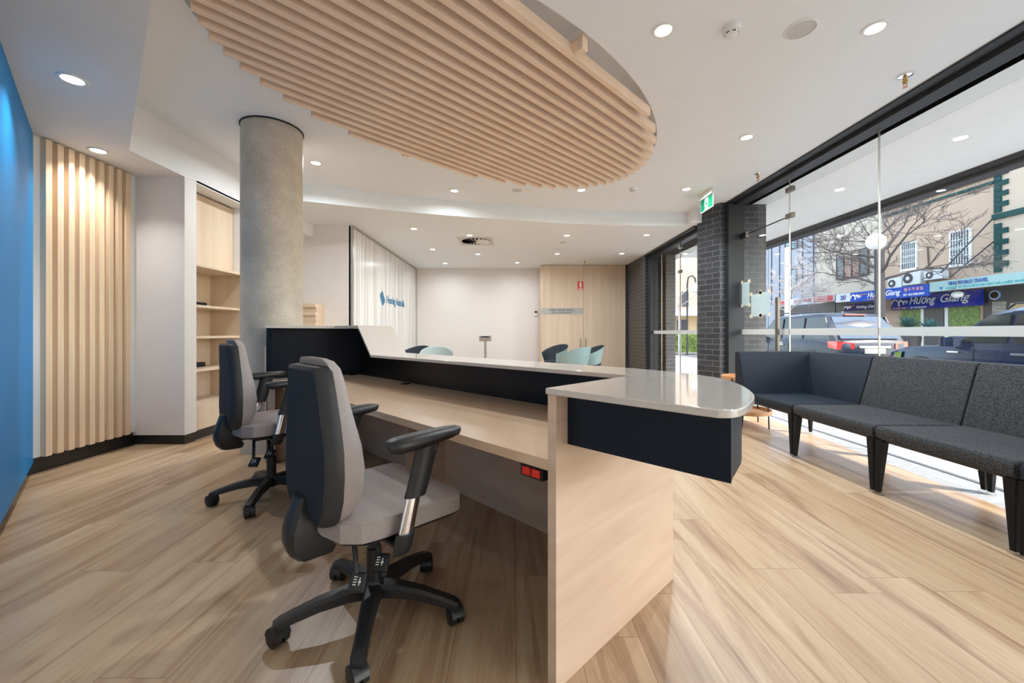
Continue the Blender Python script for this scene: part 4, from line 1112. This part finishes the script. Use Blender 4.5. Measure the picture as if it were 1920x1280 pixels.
# shopfronts under the awnings
def shopfront(label, x0, x1, mat, posts, X=20.8):
    y1 = X*F/(x0-960); y0 = X*F/(x1-960)
    t = thing('shopfront', label, 'shopfront', (X,(y0+y1)/2,0))
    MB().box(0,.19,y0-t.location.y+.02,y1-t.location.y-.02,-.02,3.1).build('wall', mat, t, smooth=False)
    for (a_, b2, m_, nm) in posts:
        ya_ = X*F/(a_-960)-t.location.y; yb_ = X*F/(b2-960)-t.location.y
        z0, z1 = (.5,2.35) if nm == 'shop_window' else (0,2.45)
        MB().box(-.05,0,min(ya_,yb_),max(ya_,yb_),z0,z1).build(nm, m_, t, smooth=False)
    return t
shopfront('beige shopfront with painted green reflections below the deep blue sign', 1652, 1843, M['beige'], [(1690,1727,M['leaf_refl'],'shop_window'),(1728,1733,M['twh'],'post'),(1735,1771,M['shopd'],'shop_window'),(1773,1779,M['twh'],'post'),(1781,1838,M['leaf_refl'],'shop_window')])  # green panes: reflected foliage is put into their colour
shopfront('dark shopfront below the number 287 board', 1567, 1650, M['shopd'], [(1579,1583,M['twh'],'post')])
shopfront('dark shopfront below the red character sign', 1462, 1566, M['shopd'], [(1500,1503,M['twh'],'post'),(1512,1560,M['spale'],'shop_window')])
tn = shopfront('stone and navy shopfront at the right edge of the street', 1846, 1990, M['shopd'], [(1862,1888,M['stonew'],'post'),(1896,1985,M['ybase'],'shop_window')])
t = thing('round_sign', 'round blue and white badge sign hanging at the navy shopfront', 'sign', (19.4,19.4*F/(1864.5-960),H+.0775*19.4))
MB().lathe([(.20,0),(.20,.03),(0,.03)], 32, axis='x').build('disc', M['tblue'], t)
MB().lathe([(.17,-.005),(.17,0),(.155,0),(.155,-.005)], 32, axis='x').build('ring', M['twh'], t)
MB().lathe([(.085,-.005),(.085,0),(0,0),(0,-.005)], 24, axis='x').build('centre', M['twh'], t)
# air conditioners
def ac(label, x0, x1, py0, py1, X=20.55):
    y1 = X*F/(x0-960); y0 = X*F/(x1-960); z1 = H+(623-py0)/F*((y0+y1)/2); z0 = H+(623-py1)/F*((y0+y1)/2)
    t = thing('air_conditioner', label, 'air conditioner', (X,(y0+y1)/2,z0), 0, 'air conditioners above the awnings')
    w = (y1-y0)/2; hh = z1-z0
    MB().box(0,.35,-w,w,0,hh).build('casing', M['acw'], t, bevel=.02)
    MB().lathe([(hh*.36,-.02),(hh*.36,0),(0,0)], 28, (0,w*.35,hh*.5), 'x').build('fan_grille', M['frame'], t)
    MB().lathe([(hh*.14,-.03),(hh*.14,-.02),(0,-.02)], 20, (0,w*.35,hh*.5), 'x').build('fan_hub', M['acw'], t)
ac('lowest and leftmost of three grey air conditioners on beige wall',1664,1690,521,541)
ac('tallest middle air conditioner on beige wall beneath the barred window',1692,1725,508,534)
ac('white air conditioner with round fan, right one beneath the wall pipe',1732,1766,506,524)
# awning stay cables
def cable(label, pts, r):
    P = []
    for px,py,X in pts:
        y,z = onx(px,py,X); P.append((X,y,z))
    o = MB().tube(P, r, 5).build('stay_cable', M['frame']); tag(o, label, 'cable', 'awning stay cables')
cable('upper steel cable from beige wall to awning', [(1860,411,20.88),(1764,511,18.2)], .03)
cable('lower steel cable from green quoins to awning', [(1864,452,20.88),(1782,519,18.2)], .03)
# ------------------------------------------------------------------ street trees, lamps, plants
def tree(label, loc, hgt, r0, mat, spread, seed, lean=0, depth=5, first=.5):
    rnd = random.Random(seed)
    t = thing('street_tree', label, 'tree', loc)
    tr = MB(); br = MB()
    tr.tube([(0,0,0),(lean*.3,0,hgt*.4),(lean,0,hgt)], [r0,r0*.85,r0*.7], 10)
    def grow(p, d, l, r, lev):
        q = p; pts = [p]; n = 4
        for k in range(n):
            d = (d + Vector((rnd.uniform(-.22,.22),rnd.uniform(-.22,.22),rnd.uniform(-.12,.16)))).normalized()
            q = q + d*(l/n); pts.append(q)
        br.tube(pts, [max(.007, r*(1-.45*i/n)) for i in range(n+1)], 6 if lev < 2 else 4)
        if lev >= depth: return
        for k in range(3):
            i = rnd.randint(1, n); dd = (d + Vector((rnd.uniform(-.9,.9),rnd.uniform(-.9,.9),rnd.uniform(-.45,.5)))).normalized()
            grow(pts[i if k else n], dd, l*rnd.uniform(.6,.8), r*.5, lev+1)
    top = Vector((lean,0,hgt))
    nb = 7
    for k in range(nb):
        a = 2*PI*k/nb + rnd.uniform(-.3,.3)
        grow(top - Vector((0,0,rnd.uniform(0,hgt*.35))) if k else top, Vector((math.cos(a)*spread,math.sin(a)*spread,rnd.uniform(.25,.8))).normalized(), first*rnd.uniform(.8,1.2), r0*.30, 1)
    tr.build('trunk', mat, t); br.build('branches', mat, t)
    return t
XTR = 15.9
tree('bare street tree with thick grey trunk in front of the cream building', (XTR,XTR*F/(1650-960),-.02), 4.6, .22, M['bark'], 1.0, 5, .0, 6, 1.7)
tree('pale sunlit bare tree behind the white pole at left of the street', (16.4,16.4*F/(1478-960),-.02), 3.6, .12, M['barkw'], 1.0, 11, 0, 6, 1.35)
tp = thing('light_pole', 'straight white light pole seen beside the glass door joint', 'pole', (14.0,14.0*F/(1476-960),-.15))
MB().tube([(0,0,0),(0,0,5.6)], [.13,.10], 12).build('shaft', M['wwhite'], tp)
MB().lathe([(.16,0),(.16,.2),(.12,.25)], 12).build('base', M['wwhite'], tp)
XL_ = 12.0; yL = XL_*F/(1642-960)
zL = H + (623-453)/F*yL
tl = thing('globe_street_lamp', 'street lamp with large white globe in front of the tree trunk', 'street lamp', (XL_,yL,-.15))
MB().tube([(0,0,0),(0,0,zL-.12)], .04, 8).build('post', M['frame'], tl)
gl = [( .27*math.sin(PI*i/12), -.27*math.cos(PI*i/12)) for i in range(1,12)]
MB().lathe([(0,-.27)]+gl+[(0,.27)], 24, (0,0,zL+.15)).build('globe', M['twh'], tl)
t = thing('awning_globe_lamp', 'small white globe lamp under the awning in front of the deep blue sign', 'lamp', (18.6,18.6*F/(1795-960),H+(623-552)/F*(18.6*F/835)))
MB().lathe([(0,-.14)]+[(.19*math.sin(PI*i/10), -.14*math.cos(PI*i/10)) for i in range(1,10)]+[(0,.14)], 20).build('globe', M['twh'], t)
MB().tube([(0,0,.13),(0,0,.55)], .02, 6).build('stem', M['frame'], t)
tpn = thing('spiky_plant', 'large blue green spiky plant on the far footpath between the cars', 'plant', (17.9,17.9*F/(1703-960),0))
rnd = random.Random(3); g = MB()
for (cx_, cz_, n_) in ((0,1.35,70),(.0,1.2,60)):
    off = 0 if n_ == 70 else -1.0
    for i in range(n_):
        a = rnd.uniform(0,2*PI); e = rnd.uniform(-.1,1.3); l = rnd.uniform(.45,.75)
        d = Vector((math.cos(a)*math.cos(e), math.sin(a)*math.cos(e), math.sin(e))); s_ = d.cross(Vector((0,0,1))).normalized()*.045
        c = Vector((0,off,cz_)); g.add([tuple(c-s_*.6),tuple(c+s_*.6),tuple(c+d*l*.5+s_),tuple(c+d*l),tuple(c+d*l*.5-s_)], [(0,1,2,3,4)])
g.build('leaves', M['spike'], tpn, smooth=False)
MB().lathe([(.35,0),(.45,.9),(.42,1.0),(0,1.0)], 20).lathe([(.2,1.0),(.12,1.4),(0,1.4)], 12).build('pot', M['shopd'], tpn)

# ------------------------------------------------------------------ cars (local: +y forward, x across, z up from the road)
def car(name, label, loc, rz, body, L=4.7, W=1.88, Hh=1.78, glassr=None, hood=1.25, tail=.12, hatch=.55, cowl=1.28):
    t = thing(name, label, 'car', loc, rz)
    hw = W/2
    # stations along y: rear -L/2 to front L/2: (y, half width, z bottom, z top of lower body)
    st = [(-L/2,.80,.42,.98),(-L/2+.06,.90,.30,1.06),(-L/2+.35,.97,.25,1.08),(-L/2+1.2,1.0,.24,1.07),(0,1.0,.24,1.05),(L/2-hood,1.0,.24,1.04),(L/2-.5,.97,.25,.98),(L/2-.15,.90,.28,.88),(L/2,.78,.40,.72)]
    rings = []
    for y,w,zb,zt_ in st:
        w *= hw
        rings.append([(-w*.90,y,zb),(-w*.99,y,zb+.10),(-w,y,zb+.35),(-w*.995,y,zt_-.14),(-w*.96,y,zt_-.03),(-w*.86,y,zt_),(0,y,zt_+.02),(w*.86,y,zt_),(w*.96,y,zt_-.03),(w*.995,y,zt_-.14),(w,y,zb+.35),(w*.99,y,zb+.10),(w*.90,y,zb)])
    MB().loft(rings).build('body', body, t, angle=40)
    # greenhouse
    yr0 = -L/2+tail; yr1 = -L/2+tail+hatch; yf1 = L/2-hood-.75; yf0 = L/2-hood+.05
    gh = [(yr0,.93,1.04),(yr1*.55+yr0*.45,.90,1.04+(Hh-1.04)*.62),(yr1,.84,Hh-.05),(yr1+.5,.82,Hh),(yf1-.4,.81,Hh-.01),(yf1,.80,Hh-.07),((yf1+yf0)/2,.86,1.04+(Hh-1.04)*.5),(yf0,.92,1.04)]
    rings = []
    for y,w,z in gh:
        w *= hw
        rings.append([(-hw*.95,y if z<=1.05 else y,1.0),(-w-.0,y,max(1.02,z-.09)),(-w*.86,y,z-.02),(0,y,z),(w*.86,y,z-.02),(w,y,max(1.02,z-.09)),(hw*.95,y,1.0)])
    MB().loft(rings).build('cabin', body, t, angle=40)
    def xat(z): return hw*(.952 - .125*(z-1.0)/(Hh-1.0))
    for sx in (-1,1):
        zt_ = Hh-.15; zb = 1.10
        ylim = [yr1-.30, yr1+.62, yr1+1.55, yf1+.02]
        for i in range(3):
            a, b2 = ylim[i]+.05, ylim[i+1]-.05
            fr = [(a+(.0 if i else -.12),b2+(.42 if i==2 else 0)), (a+(.0 if i else .16),b2)]
            X1, X2 = xat(zb)+.012, xat(zt_)+.012
            P = [(sx*X1,fr[0][0],zb),(sx*X1,fr[0][1],zb),(sx*X2,fr[1][1],zt_),(sx*X2,fr[1][0],zt_)]
            Q = [(p[0]-sx*.03,p[1],p[2]) for p in P]
            MB().hexa(P+Q).build('side_window', M['carg'], t, smooth=False)
    # rear glass and windscreen
    for (ya_,za_,yb_,zb2,nm,mt,sg) in ((yr0+.03,1.12,yr1-.06,Hh-.14,'rear_window',glassr or M['carg'],-1),(yf0-.06,1.12,yf1+.03,Hh-.14,'windscreen',M['carg'],1)):
        P = [(-hw*.80,ya_+sg*.03,za_),(hw*.80,ya_+sg*.03,za_),(hw*.70,yb_+sg*.045,zb2),(-hw*.70,yb_+sg*.045,zb2)]
        Q = [(p[0],p[1]-sg*.05,p[2]) for p in P]
        MB().hexa(P+Q).build(nm, mt, t, smooth=False)
    for sx in (-1,1):
        for y in (-L/2+.95, L/2-.92):
            w_ = MB().lathe([(.20,-.115),(.335,-.11),(.345,-.08),(.345,.08),(.335,.11),(.20,.115)], 28, (sx*(hw-.12),y,.345), 'x').build('wheel', M['tyre'], t)
            MB().lathe([(.21,-.12),(.20,-.122),(.06,-.10),(0,-.10),(0,.10),(.06,.10),(.20,.122),(.21,.12)], 20, (sx*(hw-.12),y,.345), 'x').build('rim', M['steel'], w_)
            MB().lathe([(.44,-.005),(.44,.012),(.36,.012),(.36,-.005)], 28, (sx*(hw-.0),y,.36), 'x').build('wheel_arch', M['plastic'], t)
        MB().box(sx*hw-.01 if sx>0 else sx*hw-.03, sx*hw+.03 if sx>0 else sx*hw+.01,-.35,-.15,.90,.93).build('door_handle', M['chrome'], t, bevel=.006)
        MB().box(sx*hw-.01 if sx>0 else sx*hw-.03, sx*hw+.03 if sx>0 else sx*hw+.01,.65,.85,.90,.93).build('door_handle', M['chrome'], t, bevel=.006)
        MB().loft([rrect(sx*(hw+.12),L/2-hood-.28,.10,.05,.03,z) for z in (1.02,1.06,1.16,1.19)]).build('wing_mirror', body, t)
        MB().hexa([(sx*hw*.55,-L/2-.015,.86),(sx*hw*.97,-L/2+.06,.84),(sx*hw*1.0,-L/2+.30,.88),(sx*hw*.60,-L/2+.10,.88),(sx*hw*.55,-L/2-.015,1.0),(sx*hw*.95,-L/2+.06,1.05),(sx*hw*1.0,-L/2+.34,1.05),(sx*hw*.60,-L/2+.12,1.0)]).build('tail_light', M['lred'], t)
        MB().hexa([(sx*hw*.50,L/2-.10,.66),(sx*hw*.90,L/2-.22,.68),(sx*hw*1.0,L/2-.50,.74),(sx*hw*.60,L/2-.30,.70),(sx*hw*.50,L/2-.14,.80),(sx*hw*.92,L/2-.28,.84),(sx*hw*.99,L/2-.52,.88),(sx*hw*.60,L/2-.32,.84)]).build('headlight', M['chrome'], t)
        g = MB().box(sx*hw-.005 if sx>0 else sx*hw-.003, sx*hw+.003 if sx>0 else sx*hw+.005, -.55,-.54,.35,1.0).box(sx*hw-.005 if sx>0 else sx*hw-.003, sx*hw+.003 if sx>0 else sx*hw+.005, .42,.43,.35,1.0)
        g.build('door_seam', M['dark'], t, smooth=False)
        MB().tube([(sx*hw*.74,yr1+.1,Hh-.005),(sx*hw*.74,0,Hh+.035),(sx*hw*.72,yf1-.2,Hh-.03)], .018, 6).build('roof_rail', M['plastic'], t)
    MB().box(-.26,.26,-L/2-.03,-L/2+.02,.74,.86).build('number_plate', M['twh'], t, bevel=.004)
    MB().box(-.40,.40,-L/2-.02,-L/2+.06,.88,.93).build('tailgate_trim', M['chrome'], t, bevel=.004)
    MB().box(-hw*.86,hw*.86,-L/2-.06,-L/2+.10,.40,.60).build('rear_bumper', body, t, bevel=.03)
    MB().box(-.28,.28,yr1-.08,yr1-.02,Hh-.10,Hh-.07).build('brake_lamp', M['lred'], t)
    MB().tube([(-.05,yr0+.05,1.13),(.35,yr0+.06,1.17)], .012, 6).build('rear_wiper', M['plastic'], t)
    return t
car('parked_suv','pale rear glass dark SUV parked nose away beyond the glass door',(9.25,12.85,-.15),0,M['carw'],L=4.8,W=1.9,Hh=1.84,glassr=M['carg2'])
car('parked_suv','dark blue SUV parked behind the bench at the right of the window',(9.25,6.95,-.15),0,M['carb'],L=4.6,W=1.9,Hh=1.74)

# ------------------------------------------------------------------ view through the rear shopfront
t = thing('garden_hedge', 'bright green clipped hedge outside the rear glass', 'hedge', (8.6,24.0,-.03))
g = MB(); rnd = random.Random(9)
g.box(-3,3,-.35,.35,0,1.0)
for i in range(2600):
    x, z = rnd.uniform(-3.0,3.0), rnd.uniform(.02,1.1); y = -.35-rnd.uniform(0,.10)
    if rnd.random() < .35: z = 1.0+rnd.uniform(0,.12); y = rnd.uniform(-.4,.35)
    s_ = .05; a = Vector((rnd.uniform(-1,1),rnd.uniform(-1,1),rnd.uniform(-1,1))).normalized()*s_; b_ = Vector((rnd.uniform(-1,1),rnd.uniform(-1,1),rnd.uniform(-1,1))).normalized()*s_
    c = Vector((x,y,z)); g.add([tuple(c-a),tuple(c+b_),tuple(c+a),tuple(c-b_)], [(0,1,2,3)])
g.build('foliage', M['leaf_refl'], t, smooth=False)
t = thing('corner_building', 'white upper storey building on ochre base beyond the hedge', 'building', (18,44,0))
MB().box(-6,9,0,6,3.0,9.5).build('upper_wall', M['beige'], t, smooth=False)
MB().box(-6,9,.2,6,-.1,3.0).build('base_wall', M['ybase'], t, smooth=False)
MB().box(-6,9,-1.0,.2,2.9,3.3).build('awning', M['wwhite'], t, smooth=False)
for x in (-4.6,-2.4,-.2,2): MB().box(x,x+1.1,.12,.22,.2,2.5).build('shop_window', M['pane'], t, smooth=False)
MB().box(.25,.95,-.06,.02,3.9,5.5).build('window', M['pane'], t, smooth=False)
for x in (-4.4,-1.6): MB().box(x,x+1.1,-.06,.02,4.6,7.2).build('window', M['pane'], t, smooth=False)
tree('slim bare tree outside the rear glass', (8.55,20.9,-.03), 3.0, .08, M['barkw'], .7, 21, 0, 4, 1.4)
t = thing('lantern_post', 'black gooseneck street lantern with white shade beyond the rear glass', 'street lamp', (8.9,20.8,-.03))
MB().tube([(0,0,0),(0,0,3.6),(.05,0,3.95),(.25,0,4.05),(.40,0,3.9),(.43,0,3.6)], .045, 8).build('post', M['frame'], t)
MB().lathe([(.06,.30),(.30,.05),(.32,0),(.22,-.14),(0,-.18)], 20, (.43,0,3.35)).build('shade', M['twh'], t)

# ------------------------------------------------------------------ light, sky, camera
w = bpy.data.worlds.new('sky_world'); S.world = w; w.use_nodes = True
nt = w.node_tree; bg = nt.nodes['Background']
sky = nt.nodes.new('ShaderNodeTexSky'); sky.sky_type = 'NISHITA'; sky.sun_disc = False
sky.sun_elevation = math.radians(42); sky.sun_rotation = math.radians(120); sky.air_density = 1.0; sky.dust_density = 2.0
mxs = nt.nodes.new('ShaderNodeMix'); mxs.data_type = 'RGBA'; mxs.inputs[0].default_value = .55
nt.links.new(sky.outputs['Color'], mxs.inputs[6]); mxs.inputs[7].default_value = (1.15,1.15,1.13,1)
nt.links.new(mxs.outputs[2], bg.inputs['Color']); bg.inputs['Strength'].default_value = 1.35
sun = bpy.data.lights.new('sun', 'SUN'); sun.energy = 7.0; sun.angle = math.radians(.7); sun.color = (1,.96,.9)
so = bpy.data.objects.new('sun', sun); COL.objects.link(so)
d = Vector((-.634,.369,-.676)); so.rotation_euler = d.to_track_quat('-Z','Y').to_euler(); so.location = (10,-6,12)
cam = bpy.data.cameras.new('camera'); co = bpy.data.objects.new('camera', cam); COL.objects.link(co)
cam.sensor_width = 36; cam.lens = F/1920*36; cam.shift_y = -17/1920; cam.clip_end = 300; cam.clip_start = .02
co.location = (0,0,H); co.rotation_euler = (PI/2,0,0); S.camera = co
S.view_settings.view_transform = 'Standard'; S.view_settings.look = 'None'; S.view_settings.exposure = 0.18; S.view_settings.gamma = 1
S.cycles.max_bounces = 8; S.cycles.diffuse_bounces = 5; S.cycles.glossy_bounces = 4; S.cycles.transparent_max_bounces = 16
S.cycles.use_denoising = True; S.cycles.caustics_reflective = False; S.cycles.caustics_refractive = False
